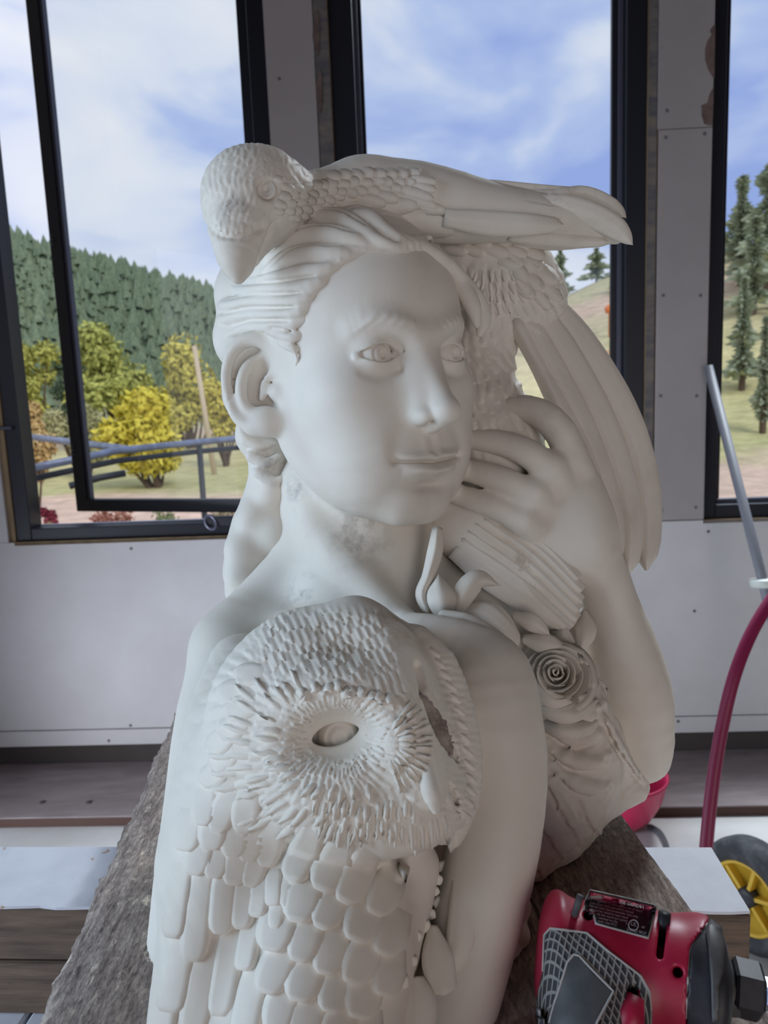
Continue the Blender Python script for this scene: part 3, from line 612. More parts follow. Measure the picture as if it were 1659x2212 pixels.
# ================================================================== carving tools: distance fields -> meshes
# all sculpture coordinates are metres in the camera-aligned frame (right, down, forward), turned into world space at the end
def px2m(r, d): return r * d / F
class SDF:
    """ordered list of shapes, combined by smooth union / subtraction"""
    FAR = 0.03
    def __init__(s): s.ops = []; s.post = []
    def _add(s, fn, lo, hi, op, k): s.ops.append((fn, np.asarray(lo, np.float32) , np.asarray(hi, np.float32), op, k)); return s
    def ball(s, c, r, op='u', k=0.004): 
        c = np.asarray(c, np.float32); return s._add(lambda p: np.sqrt(((p - c) ** 2).sum(1)) - r, c - r, c + r, op, k)
    def ell(s, c, r, R=None, op='u', k=0.006):
        """ellipsoid; R rows = its axes"""
        c = np.asarray(c, np.float32); r = np.asarray(r, np.float32); R = np.eye(3, dtype=np.float32) if R is None else np.asarray(R, np.float32)
        def fn(p):
            q = (p - c) @ R.T; k0 = np.sqrt(((q / r) ** 2).sum(1)); k1 = np.sqrt(((q / (r * r)) ** 2).sum(1)) + 1e-9
            return k0 * (k0 - 1.0) / k1
        m = float(r.max()); e = np.abs(R.T) @ r if True else m
        return s._add(fn, c - e, c + e, op, k)
    def tube(s, pts, rad, op='u', k=0.004, n=None, flat=None):
        """chain of tapered round segments; pts in frame coords, rad metres"""
        pts = np.asarray(pts, float); rad = np.asarray(rad, float) if not np.isscalar(rad) else np.full(len(pts), float(rad))
        if n:
            q = smooth_curve(np.column_stack([pts, rad]), n); pts, rad = q[:, :3], np.maximum(q[:, 3], 1e-4)
        pts = pts.astype(np.float32); rad = rad.astype(np.float32)
        def fn(p):
            d = None
            for i in range(len(pts) - 1):
                a, b = pts[i], pts[i + 1]; ba = b - a; pa = p - a
                t = np.clip(pa @ ba / max(1e-12, float(ba @ ba)), 0, 1)
                e = pa - t[:, None] * ba
                v = np.sqrt((e * e).sum(1)) - (rad[i] + t * (rad[i + 1] - rad[i]))
                d = v if d is None else np.minimum(d, v)
            return d
        m = float(rad.max()); return s._add(fn, pts.min(0) - m, pts.max(0) + m, op, k)
    def fn(s, f, lo, hi, op='u', k=0.004): return s._add(f, lo, hi, op, k)
    def __call__(s, p):
        p = np.asarray(p, np.float32); d = np.full(len(p), s.FAR, np.float32); pl, ph = p.min(0), p.max(0)
        for f, lo, hi, op, k in s.ops:
            if op == 'x':                                   # intersection (applies everywhere)
                d = np.maximum(d, f(p)); continue
            m = s.FAR if op == 'u' else (0.0 if op == 'd' else max(k * 2, 0.004))
            if (pl > hi + m).any() or (ph < lo - m).any(): continue
            w = np.nonzero(((p > lo - m) & (p < hi + m)).all(1))[0]
            if len(w) == 0: continue
            v = f(p[w]).astype(np.float32); o = d[w]
            if op == 'd':                                   # displacement: positive carves, negative raises
                d[w] = o + v; continue
            if op == 'u':
                h = np.maximum(k - np.abs(o - v), 0) / k; d[w] = np.minimum(o, v) - h * h * k * 0.25
            else:
                v = -v; h = np.maximum(k - np.abs(o - v), 0) / k; d[w] = np.maximum(o, v) + h * h * k * 0.25
        return d

def axis_grid(a, b, h, fine=None, hf=None):
    """grid lines from a to b with spacing h, and hf inside the interval fine"""
    if fine is None: return a + h * np.arange(int(math.ceil((b - a) / h)) + 2)
    g = [a]
    while g[-1] < b + h:
        x = g[-1]; d = max(fine[0] - x, x - fine[1], 0.0)
        g.append(x + min(h, hf + d * 0.25))
    return np.array(g)
def polygonize(f, gx, gy, gz, B=4, safety=1.6, relax=1, slab=16):
    """surface nets on a rectilinear grid, evaluated only near the surface, in slabs of the y axis"""
    G = []
    for g in (gx, gy, gz):
        m = (-len(g)) % B; st = g[-1] - g[-2]
        G.append(np.concatenate([g, g[-1] + st * np.arange(1, m + 1)]) if m else g)
    n = np.array([len(g) for g in G]); nb = n // B
    bc = [g.reshape(-1, B).mean(1) for g in G]; bh = [g.reshape(-1, B)[:, -1] - g.reshape(-1, B)[:, 0] + 2 * (g.reshape(-1, B)[:, 1] - g.reshape(-1, B)[:, 0]) for g in G]
    corner = np.array([(i, j, k) for i in (0, 1) for j in (0, 1) for k in (0, 1)])
    off = np.stack(np.meshgrid(np.arange(B), np.arange(B), np.arange(B), indexing='ij'), -1).reshape(-1, 3)
    VC = []; VP = []; FQ = []; carry = None
    NC = n - 1
    def gid(c): return (c[:, 0].astype(np.int64) * NC[1] + c[:, 1]) * NC[2] + c[:, 2]
    for j0 in range(0, nb[1], slab):
        j1 = min(nb[1], j0 + slab)
        cc = np.stack(np.meshgrid(bc[0], bc[1][j0:j1], bc[2], indexing='ij'), -1).reshape(-1, 3)
        hh = np.stack(np.meshgrid(bh[0], bh[1][j0:j1], bh[2], indexing='ij'), -1).reshape(-1, 3)
        dc = f(cc); thr = np.sqrt((hh ** 2).sum(1)) * 0.5 * safety
        act = np.nonzero(np.abs(dc) < thr)[0]; shp = (nb[0], j1 - j0, nb[2])
        cur = np.repeat(np.repeat(np.repeat(dc.reshape(shp), B, 0), B, 1), B, 2)
        bi = np.stack(np.unravel_index(act, shp), 1)
        o = np.lexsort((bi[:, 2] // 4, bi[:, 1] // 4, bi[:, 0] // 4)); bi = bi[o]
        for s in range(0, len(bi), 700):
            ix = (bi[s:s + 700, None, :] * B + off[None]).reshape(-1, 3)
            cur[ix[:, 0], ix[:, 1], ix[:, 2]] = f(np.stack([G[0][ix[:, 0]], G[1][ix[:, 1] + j0 * B], G[2][ix[:, 2]]], 1))
        y0 = j0 * B
        if carry is not None: cur = np.concatenate([carry, cur], 1); y0 -= 2
        carry = cur[:, -2:].copy()
        neg = cur < 0; m = cur.shape
        cnt = np.zeros((m[0] - 1, m[1] - 1, m[2] - 1), np.uint8)
        for i, j, k in corner: cnt += neg[i:m[0] - 1 + i, j:m[1] - 1 + j, k:m[2] - 1 + k]
        cell = np.stack(np.nonzero((cnt > 0) & (cnt < 8)), 1)
        if len(cell) == 0: continue
        vals = np.stack([cur[cell[:, 0] + i, cell[:, 1] + j, cell[:, 2] + k] for i, j, k in corner], 1)
        acc = np.zeros((len(cell), 3)); num = np.zeros(len(cell))
        for a in range(8):
            for b in range(a + 1, 8):
                if np.abs(corner[a] - corner[b]).sum() != 1: continue
                va, vb = vals[:, a], vals[:, b]; mk = (va < 0) != (vb < 0)
                t = np.where(mk, va / np.where(mk, va - vb, 1), 0)
                acc += mk[:, None] * (corner[a] + t[:, None] * (corner[b] - corner[a])); num += mk
        fr = acc / num[:, None]; gc = cell + np.array([0, y0, 0])
        vp = np.stack([G[a][gc[:, a]] + fr[:, a] * (G[a][gc[:, a] + 1] - G[a][gc[:, a]]) for a in range(3)], 1)
        VC.append(gid(gc)); VP.append(vp)
        for ax in range(3):
            s0 = [slice(None)] * 3; s1 = [slice(None)] * 3; s0[ax] = slice(0, -1); s1[ax] = slice(1, None)
            e = np.stack(np.nonzero(neg[tuple(s0)] != neg[tuple(s1)]), 1); o1, o2 = (ax + 1) % 3, (ax + 2) % 3
            ok = (e[:, o1] > 0) & (e[:, o2] > 0) & (e[:, o1] < m[o1] - 1) & (e[:, o2] < m[o2] - 1)
            e = e[ok]
            if y0 > 0 and ax == 1: e = e[e[:, 1] > 0]     # already made by the slab before
            sg = neg[e[:, 0], e[:, 1], e[:, 2]]; q = []
            for da, db in ((-1, -1), (0, -1), (0, 0), (-1, 0)):
                c = e.copy(); c[:, o1] += da; c[:, o2] += db; c[:, 1] += y0; q.append(gid(c))
            q = np.stack(q, 1); q[~sg] = q[~sg][:, ::-1]; FQ.append(q)
    ids = np.concatenate(VC); pos = np.concatenate(VP); u, first = np.unique(ids, return_index=True); vert = pos[first]
    fq = np.concatenate(FQ); faces = np.searchsorted(u, fq); faces = np.minimum(faces, len(u) - 1)
    faces = faces[(u[faces] == fq).all(1)]
    for _ in range(relax):      # light relaxation removes grid ripple
        a = np.zeros_like(vert); c = np.zeros(len(vert))
        for i in range(4):
            p, q = faces[:, i], faces[:, (i + 1) % 4]
            for k in range(3): a[:, k] += np.bincount(p, vert[q, k], len(vert))
            c += np.bincount(p, minlength=len(vert))
        a = a / np.maximum(c, 1)[:, None]; vert = np.where(c[:, None] > 0, vert * 0.5 + a * 0.5, vert)
    return vert, faces

def scales(s, t, seed=0.0):
    """overlapping feather scales: s runs towards the tips (one row per unit), t across; 0..1"""
    row = np.floor(s); out = np.zeros_like(s)
    for dr in (0, 1):
        r = row - dr; jr = np.sin(r * 91.7 + seed) * 43758.5453; jr = jr - np.floor(jr)
        tt = t + 0.5 * np.mod(r, 2) + 0.35 * jr; c = np.floor(tt); ft = tt - c
        jl = np.sin(r * 12.9898 + c * 78.233 + seed) * 43758.5453; jl = jl - np.floor(jl)
        u = (s - r) / (1.25 + 0.5 * jl); w = np.where(u < 0.45, 1.0, np.sqrt(np.clip(1 - ((u - 0.45) / 0.55) ** 2, 1e-4, 1)))
        h = np.clip(1 - (np.abs(2 * ft - 1) / w) ** 2, 0, 1) ** 0.6 * (0.35 + 0.65 * u) * (u <= 1)
        out = np.maximum(out, h)
    return out
def to_px(p): return p[:, 0] / p[:, 2] * F + CX, p[:, 1] / p[:, 2] * F + CY
class Solid:
    """carved mesh kept in camera-aligned coordinates with a ray caster"""
    def __init__(s, v, f): s.v, s.f = v, f; s._b = None
    @property
    def bvh(s):
        if s._b is None: s._b = BVHTree.FromPolygons([tuple(x) for x in s.v], [tuple(int(i) for i in q) for q in s.f])
        return s._b
    def hit(s, px, py):
        r = Vector(((px - CX) / F, (py - CY) / F, 1.0)).normalized()
        loc, nrm, i, d = s.bvh.ray_cast(Vector((0, 0, 0)), r)
        if loc is None: return None
        if nrm.dot(r) > 0: nrm = -nrm
        return np.array(loc), np.array(nrm)
    def depth(s, px, py, default):
        h = s.hit(px, py); return h[0][2] if h else default
def sdf_depth(S_, px, py, d0=0.30, d1=0.72, step=0.0015):
    """depth at which the pixel's ray enters a field"""
    t = np.arange(d0, d1, step); v = S_(np.stack([(px - CX) / F * t, (py - CY) / F * t, t], 1)); w = np.nonzero(v < 0)[0]
    return float(t[w[0]]) if len(w) else None
def merge_solids(ss):
    v = []; f = []; n = 0
    for s in ss: v.append(s.v); f.append(s.f + n); n += len(s.v)
    return Solid(np.concatenate(v), np.concatenate(f))
# world "up" expressed in the carving frame, and the plane of the plank tops
UPC = (np.array([0, 0, 1.0]) @ MW)
def plane_fn(p): return (-(p @ UPC.astype(np.float32)) + np.float32(ZP + 0.0003 - ZC))     # negative above the plank
def carve(s, lo, hi, h, name, mat, parent, relax=1, clip=True, fine=None, hf=None):
    if clip: s.fn(plane_fn, lo, hi, 'x')
    v, f = polygonize(s, *[axis_grid(lo[i], hi[i], h, *(((fine[0][i], fine[1][i]), hf) if fine is not None else ())) for i in range(3)], relax=relax)
    o = mesh_obj(name, c2w(v), f[:, ::-1], mat, parent, True)
    return o, Solid(v, f)
def box_px(x0, y0, x1, y1, d0, d1):
    q = np.array([C(x, y, d) for x in (x0, x1) for y in (y0, y1) for d in (d0, d1)]); return q.min(0), q.max(0)

def leaf_on(sol, base, tip, w, t=0.0012, lift=0.0012, nu=8, nv=5, bend=0.0, shape='round', ridge=0.0, sink=0.0010, dep=None, droop=0.0):
    """one carved feather / petal lying on a solid: base and tip in pixels, width in pixels.
    Returns verts (frame coords), faces; the border sinks into the stone, the tip stands proud."""
    bx, by = base; tx, ty = tip; dx, dy = tx - bx, ty - by; L = math.hypot(dx, dy); ex, ey = dx / L, dy / L; nx, ny = -ey, ex
    graz = 0; V = []; us = np.linspace(0, 1, nu - 1); us = np.concatenate([us[:-1], [1 - 0.35 / nu, 1.0]]); last = None
    qs = np.linspace(-1, 1, nv) if nv < 5 else np.concatenate([[-1, -0.88], np.linspace(-0.5, 0.5, nv - 4) if nv > 5 else [0.0], [0.88, 1]])
    for u in us:
        if shape == 'round': ww = math.sqrt(max(0.0, 1 - max(0.0, (u - 0.55) / 0.45) ** 2.2)) * (0.62 + 0.38 * min(1, u / 0.45))
        elif shape == 'strand': ww = math.sin(math.pi * (0.10 + 0.86 * u)) ** 0.7
        elif shape == 'long': ww = (0.75 + 0.25 * min(1, u / 0.3)) * math.sqrt(max(0.0, 1 - max(0.0, (u - 0.8) / 0.2) ** 2))
        elif shape == 'blunt': ww = (0.8 + 0.2 * u) * (1 if u < 0.93 else 0.82)
        else: ww = math.sin(math.pi * (0.06 + 0.9 * u)) ** 0.8
        ww = max(ww, 0.06)
        for j in range(nv):
            q = qs[j]; px = bx + dx * u + nx * (q * ww * w / 2 + bend * math.sin(math.pi * u)); py = by + dy * u + ny * (q * ww * w / 2 + bend * math.sin(math.pi * u))
            h = sol.hit(px, py)
            if h is None:
                if last is None: V.append(None); continue
                hp = C(px, py, last[0][2]); hn = last[1]
            else:
                if last is not None and abs(h[0][2] - last[0][2]) > 0.03: hp, hn = C(px, py, last[0][2]), last[1]
                else: hp, hn = h; last = h
            if float(np.dot(hn, hp)) / float(np.linalg.norm(hp)) > -0.22: graz += 1
            edge = (j in (0, nv - 1)) or u in (us[0], us[-1])
            o = -sink if edge else (t * (1 - 0.45 * q * q) + lift * u + ridge * max(0, 1 - abs(q) * 2.2)) * min(1.0, 0.05 + u / 0.45)
            V.append(hp + hn * o)
    if graz > 0.15 * len(V): return None
    if any(v is None for v in V):
        g = [v for v in V if v is not None]
        if len(g) < len(V) * 0.6: return None
        V = [v if v is not None else g[0] for v in V]
    Fc = [(i * nv + j, i * nv + j + 1, (i + 1) * nv + j + 1, (i + 1) * nv + j) for i in range(nu - 1) for j in range(nv - 1)]
    return np.array(V), Fc
def put(name, vf, mat, parent):
    if vf is None: return None
    return mesh_obj(name, c2w(vf[0]), vf[1], mat, parent, True)
def slab_feather(path, widths, thick, nv=7, ridge=0.15, tipround=True, twist=0.0, face=None):
    """free standing long feather: closed, thick, slightly domed blade along a path of (px, py, depth); widths in px"""
    q = smooth_curve(np.column_stack([np.array(path, float), np.array(widths, float)]), 22)
    pts = np.array([C(a, b, c) for a, b, c, _ in q]); w = np.array([px2m(v, c) for _, _, c, v in q]) / 2
    V = []; n = len(pts)
    for i in range(n):
        t = pts[min(i + 1, n - 1)] - pts[max(i - 1, 0)]; t /= np.linalg.norm(t)
        view = pts[i] / np.linalg.norm(pts[i]); view = view if face is None else np.asarray(face, float)
        s = np.cross(t, view); s /= np.linalg.norm(s); nrm = np.cross(s, t); nrm = -nrm if np.dot(nrm, view) > 0 else nrm
        if twist: s = s * math.cos(twist) + nrm * math.sin(twist); nrm = np.cross(s, t); nrm = -nrm if np.dot(nrm, view) > 0 else nrm
        u = i / (n - 1); ww = w[i] * (math.sqrt(max(0.02, 1 - max(0, (u - 0.90) / 0.10) ** 2)) if tipround else 1)
        for j in range(nv):
            a = -1 + 2 * j / (nv - 1); V.append(pts[i] + s * a * ww + nrm * thick * (0.5 * (1 - a * a) + ridge * max(0, 1 - abs(a) * 4)))
        for j in range(nv):
            a = 1 - 2 * j / (nv - 1); V.append(pts[i] + s * a * ww - nrm * thick * (0.25 + 0.5 * (1 - a * a)))
    m = 2 * nv
    Fc = [(i * m + j, i * m + (j + 1) % m, (i + 1) * m + (j + 1) % m, (i + 1) * m + j) for i in range(n - 1) for j in range(m)]
    Fc += [tuple(range(m - 1, -1, -1)), tuple((n - 1) * m + j for j in range(m))]
    return np.array(V), Fc
# ================================================================== the marble sculpture
M_marble = bpy.data.materials.new('white_marble'); M_marble.use_nodes = True; t = M_marble.node_tree; b = t.nodes['Principled BSDF']
b.inputs['Roughness'].default_value = 0.55; b.inputs['Specular IOR Level'].default_value = 0.28
co = t.nodes.new('ShaderNodeTexCoord'); n1 = NT(t, 'ShaderNodeTexNoise', Scale=9.0, Detail=5.0, Roughness=0.6, Distortion=0.6); t.links.new(co.outputs['Object'], n1.inputs['Vector'])
r1 = ramp(t, [(0.25, srgb(208, 199, 187)), (0.45, srgb(228, 221, 209)), (0.7, srgb(235, 229, 219))]); t.links.new(n1.outputs['Fac'], r1.inputs['Fac'])
# working dirt, dust and pencil smudges in a few places of the stone (fixed spots, broken up by noise)
base_c = on_level(820, 2080, ZP); colr = r1.outputs[0]
nd = NT(t, 'ShaderNodeTexNoise', Scale=75.0, Detail=6.0, Roughness=0.7); t.links.new(co.outputs['Object'], nd.inputs['Vector'])
for (px, py, d_), rad, thr, colr_ in (((775, 1150, .545), .030, 0.50, (150, 138, 126)), ((860, 1345, .425), .030, 0.50, (168, 146, 120)), ((700, 1400, .41), .030, 0.55, (176, 158, 132)), ((512, 462, .475), .014, 0.50, (122, 112, 108)), ((590, 1000, .585), .022, 0.50, (158, 152, 152)),
                                  ((650, 1285, .560), .022, 0.54, (158, 150, 142)), ((1306, 1180, .575), .012, 0.55, (140, 118, 104)), ((1130, 1225, .560), .016, 0.58, (140, 112, 90)), ((900, 1560, .40), .028, 0.52, (166, 148, 124)), ((1150, 1230, .57), .02, 0.62, (150, 130, 112)), ((1215, 425, .555), .04, 0.56, (186, 172, 160)), ((640, 1060, .57), .018, 0.55, (150, 146, 146))):
    vd = NT(t, 'ShaderNodeVectorMath', operation='DISTANCE'); t.links.new(co.outputs['Object'], vd.inputs[0]); vd.inputs[1].default_value = tuple(P(px, py, d_) - base_c)
    m1 = NT(t, 'ShaderNodeMapRange'); m1.inputs['From Min'].default_value = rad; m1.inputs['From Max'].default_value = rad * 0.2; t.links.new(vd.outputs['Value'], m1.inputs[0])
    m2 = NT(t, 'ShaderNodeMapRange'); m2.inputs['From Min'].default_value = thr - 0.08; m2.inputs['From Max'].default_value = thr + 0.14; m2.inputs['To Max'].default_value = 0.75; t.links.new(nd.outputs['Fac'], m2.inputs[0])
    mu = NT(t, 'ShaderNodeMath', operation='MULTIPLY'); t.links.new(m1.outputs[0], mu.inputs[0]); t.links.new(m2.outputs[0], mu.inputs[1])
    mz = NT(t, 'ShaderNodeMix', data_type='RGBA'); t.links.new(mu.outputs[0], mz.inputs[0]); t.links.new(colr, mz.inputs[6]); mz.inputs[7].default_value = (*srgb(*colr_), 1); colr = mz.outputs[2]
t.links.new(colr, b.inputs['Base Color'])
n3 = NT(t, 'ShaderNodeTexNoise', Scale=420.0, Detail=3.0); t.links.new(co.outputs['Object'], n3.inputs['Vector'])
bp = NT(t, 'ShaderNodeBump', Strength=0.10, Distance=0.0006); t.links.new(n3.outputs['Fac'], bp.inputs['Height']); t.links.new(bp.outputs[0], b.inputs['Normal'])
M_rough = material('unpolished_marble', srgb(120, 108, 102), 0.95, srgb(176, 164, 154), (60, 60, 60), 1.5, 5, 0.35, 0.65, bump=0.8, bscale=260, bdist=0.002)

base_c = on_level(820, 2080, ZP)
statue = empty('marble_sculpture', tuple(base_c))
tag(statue, 'white marble bust of a woman with owl, raven, crow and roses, standing on the planks', 'sculpture')

# ---- head frame: fitted to the face in the photograph (yaw, tilt, roll, place, scale)
TH, TI, RO = 0.59594, -0.16415, -0.13650; HK = 1.0202; HO = C(764.4, 786.5, 0.58)
def head_pts(A):
    A = np.atleast_2d(np.asarray(A, float)); x, u, f = (A * HK).T
    u2 = u * math.cos(TI) + f * math.sin(TI); f2 = f * math.cos(TI) - u * math.sin(TI)
    X = x * math.cos(TH) + f2 * math.sin(TH); Z = x * math.sin(TH) - f2 * math.cos(TH); Y = -u2
    X, Y = X * math.cos(RO) - Y * math.sin(RO), X * math.sin(RO) + Y * math.cos(RO)
    return np.stack([X, Y, Z], 1) + HO
HR = ((head_pts(np.eye(3)) - HO) / HK).astype(np.float32)       # rows: head axes (right, up, front) in frame coords
def to_head(p): return ((p - HO.astype(np.float32)) @ HR.T) / HK
def H(*a): return head_pts(a)[0]
def Hn(pts): return head_pts(pts)
S = SDF()
def hell(c, r, op='u', k=0.01): S.ell(H(*c), np.array(r) * HK, HR, op, k)
def htube(pts, rad, op='u', k=0.006, n=None): S.tube(Hn(pts), np.array(rad) * HK if not np.isscalar(rad) else rad * HK, op, k, n)
# skull and face planes
hell((0, 0.032, -0.010), (0.072, 0.080, 0.090))
hell((0, 0.032, 0.022), (0.061, 0.060, 0.064), k=0.02)
hell((0, -0.030, 0.022), (0.059, 0.078, 0.066), k=0.02)
hell((0, -0.064, 0.030), (0.047, 0.044, 0.051), k=0.02)
for sx in (-1, 1):
    htube([(0.054 * sx, -0.030, -0.004), (0.049 * sx, -0.062, 0.012), (0.036 * sx, -0.086, 0.042), (0.014 * sx, -0.0985, 0.066)], [0.015, 0.015, 0.0140, 0.0125], k=0.016, n=10)
    hell((0.041 * sx, -0.024, 0.050), (0.021, 0.022, 0.024), k=0.022)
    hell(((0.027 if sx < 0 else 0.030) * sx, -0.062, 0.056), (0.022, 0.030, 0.024), k=0.020)
hell((0, -0.0955, 0.068), (0.020, 0.0145, 0.0165), k=0.014)
hell((0, -0.070, 0.060), (0.032, 0.026, 0.0295), k=0.014)
# eye sockets, brows
for sx in (-1, 1):
    hell((0.029 * sx, 0.0015, 0.092), (0.019, 0.0125, 0.0150), 's', 0.014)
    htube([(0.041 * sx, 0.0185, 0.0665), (0.034 * sx, 0.0212, 0.0752), (0.022 * sx, 0.0195, 0.0825), (0.011 * sx, 0.0145, 0.0850)], [0.002, 0.0040, 0.0046, 0.004], k=0.013, n=9)
# nose
htube([(0, 0.010, 0.081), (0, -0.002, 0.0850), (0, -0.016, 0.0935), (0, -0.028, 0.1010), (0, -0.0350, 0.1055)], [0.0078, 0.0066, 0.0066, 0.0072, 0.0078], k=0.012, n=12)
for sx in (-1, 1): htube([(0.0045 * sx, -0.004, 0.0790), (0.0065 * sx, -0.020, 0.0850), (0.0080 * sx, -0.033, 0.0905)], [0.0065, 0.0070, 0.0066], k=0.012, n=6)
hell((0, -0.0365, 0.1050), (0.0088, 0.0078, 0.0086), k=0.005)
for sx in (-1, 1):
    hell((0.0110 * sx, -0.0390, 0.0930), (0.0060, 0.0062, 0.0098), k=0.0035)
htube([(0, -0.0425, 0.1005), (0, -0.0462, 0.0925)], [0.0040, 0.0046], k=0.005)
for sx in (-1, 1): htube([(0.0078 * sx, -0.0468, 0.1000), (0.0070 * sx, -0.0420, 0.0970)], [0.0031, 0.0020], 's', 0.0015)
# philtrum, lips, mouth line, folds: relief in head coordinates
def lips(p):
    q = to_head(p); x, u, f = q[:, 0], q[:, 1], q[:, 2]; ax = np.abs(x); g = lambda v, s: np.exp(-(v / s) ** 2)
    front = 1 / (1 + np.exp(-(f - 0.045) / 0.004))
    ml = -0.0688 + 2.2 * x * x - 0.0006 * g(x, 0.004)
    w1 = np.clip(1 - (ax / 0.0265) ** 2, 0, 1)
    up = np.maximum(u - ml, 0); bow = 0.0042 + 0.0012 * g(ax - 0.005, 0.004) - 0.0004 * g(x, 0.002)
    d = -0.0036 * w1 ** 0.8 * g(u - ml - bow * 0.75, 0.0028)
    d -= 0.0056 * np.clip(1 - (ax / 0.0225) ** 2, 0, 1) * g(u - ml + 0.0056, 0.0036)
    d += 0.0034 * g(u - ml, 0.0010) * np.clip(1.35 - (ax / 0.0255) ** 6, 0, 1)
    d += 0.0030 * g(ax - 0.0264, 0.0030) * g(u - ml, 0.0026)
    d += 0.0044 * g(u + 0.0850, 0.0044) * g(x, 0.017)
    d += 0.0011 * g(x, 0.0030) * g(u + 0.0555, 0.005) - 0.0006 * g(ax - 0.006, 0.003) * g(u + 0.056, 0.006)
    t = np.clip((-u - 0.042) / 0.030, 0, 1); d += 0.0009 * g(ax - (0.0180 + 0.0170 * t), 0.0060) * g(u + 0.056, 0.012)
    d -= 0.0010 * g(ax - 0.034, 0.006) * g(u + 0.062, 0.012)
    return d * front
c = H(0, -0.066, 0.085); S.fn(lips, c - 0.045, c + 0.045, 'd')
def brow_hair(p):
    q = to_head(p); x, u, f = np.abs(q[:, 0]), q[:, 1], q[:, 2]
    cu = 0.0185 + 0.0055 * np.clip((x - 0.008) / 0.022, 0, 1) - 0.010 * np.clip((x - 0.030) / 0.02, 0, 1) ** 1.5
    band = np.exp(-((u - cu) / 0.0034) ** 2) * np.clip((x - 0.009) / 0.004, 0, 1) * np.clip((0.049 - x) / 0.006, 0, 1)
    return -(0.0006 + 0.0003 * np.sin((u * 0.9 + x) * 900)) * band * (f > 0.03)
c = H(0, 0.018, 0.07); S.fn(brow_hair, c - 0.06, c + 0.06, 'd')
# eyelids with an almond opening
EYE = [(-0.0300, 0.0005, 0.0688), (0.0300, 0.0005, 0.0688)]; ER = 0.0122
for ex, eu, ef in EYE:
    S.ball(H(ex, eu, ef), (ER + 0.0019) * HK, 'u', 0.005)
    sx = 1 if ex > 0 else -1
    htube([(ex + sx * 0.0175, eu - 0.001, ef + 0.0070), (ex + sx * 0.010, eu + 0.0080, ef + 0.0125), (ex, eu + 0.0102, ef + 0.0142), (ex - sx * 0.010, eu + 0.0086, ef + 0.0142), (ex - sx * 0.0185, eu - 0.0005, ef + 0.0120)], [0.0006, 0.0010, 0.0012, 0.0010, 0.0006], 's', 0.0016, 14)
    htube([(ex + sx * 0.013, eu - 0.0105, ef + 0.0095), (ex, eu - 0.0130, ef + 0.0125), (ex - sx * 0.013, eu - 0.0095, ef + 0.0120)], [0.0006, 0.0008, 0.0006], 's', 0.006, 8)
    def opening(p, ex=ex, eu=eu, ef=ef, sx=sx):
        q = to_head(p); x = (q[:, 0] - ex) * sx - 0.0004; w = 0.0147; k = 1 - (x / w) ** 2; k2 = k - 0.25 * (x / w) * k
        up = q[:, 1] - eu - 0.0072 * np.maximum(k2, 0) ** 0.75 + 0.0004; dn = -q[:, 1] + eu - 0.0050 * np.maximum(k, 0) + 0.0004
        return np.maximum(np.maximum(np.maximum(up, dn) * 0.9, np.abs(x) - w), ef - 0.004 - q[:, 2]).astype(np.float32) * HK
    c = H(ex, eu, ef + 0.006); S.fn(opening, c - 0.02, c + 0.02, 's', 0.0006)
    S.ball(H(ex - sx * 0.0126, eu - 0.0012, ef + 0.0058), 0.0036 * HK, 'u', 0.001); S.ball(H(ex + sx * 0.0130, eu - 0.0005, ef + 0.0020), 0.0036 * HK, 'u', 0.001)
# neck, shoulders, chest (frame coords through pixels)
def ptube(P4, op='u', k=0.012, n=None, S_=None):
    """rows (px, py, depth, radius px)"""
    q = np.array(P4, float); (S_ or S).tube([C(a, b, c) for a, b, c, _ in q], [px2m(r, c) for _, _, c, r in q], op, k, n)
ptube([(770, 1000, 0.612, 150), (785, 1120, 0.606, 150), (792, 1230, 0.602, 160), (792, 1330, 0.606, 190)], k=0.007, n=8)
ptube([(640, 1035, 0.590, 24), (700, 1160, 0.563, 30), (800, 1265, 0.542, 28), (880, 1345, 0.530, 26)], k=0.012, n=8)      # neck muscle
ptube([(640, 1060, 0.605, 30), (640, 1180, 0.600, 42), (575, 1290, 0.595, 60), (510, 1390, 0.580, 85)], k=0.022, n=10)      # trapezius to shoulder
ptube([(520, 1430, 0.570, 105), (490, 1560, 0.555, 110), (460, 1750, 0.535, 105), (430, 2000, 0.500, 105), (415, 2300, 0.47, 110)], k=0.02, n=10)   # near upper arm
ptube([(540, 1372, 0.575, 26), (620, 1345, 0.553, 22), (720, 1340, 0.543, 20), (830, 1350, 0.534, 20)], k=0.018, n=7)                               # collar bone
S.ell(C(780, 1480, 0.60), (0.115, 0.085, 0.055), k=0.02)
S.ell(C(800, 1800, 0.60), (0.135, 0.15, 0.075), k=0.03)
S.tube([C(720, 1900, 0.57), C(700, 2300, 0.53)], [0.11, 0.115], k=0.03)
ptube([(930, 1330, 0.60, 120), (1100, 1420, 0.62, 120), (1250, 1500, 0.63, 100), (1330, 1600, 0.63, 90)], k=0.02, n=8)        # far shoulder, behind the roses
S.ball(C(1195, 1385, 0.615), px2m(75, .615), 'u', 0.01); S.ball(C(1120, 1340, 0.612), px2m(75, .61), 'u', 0.01)
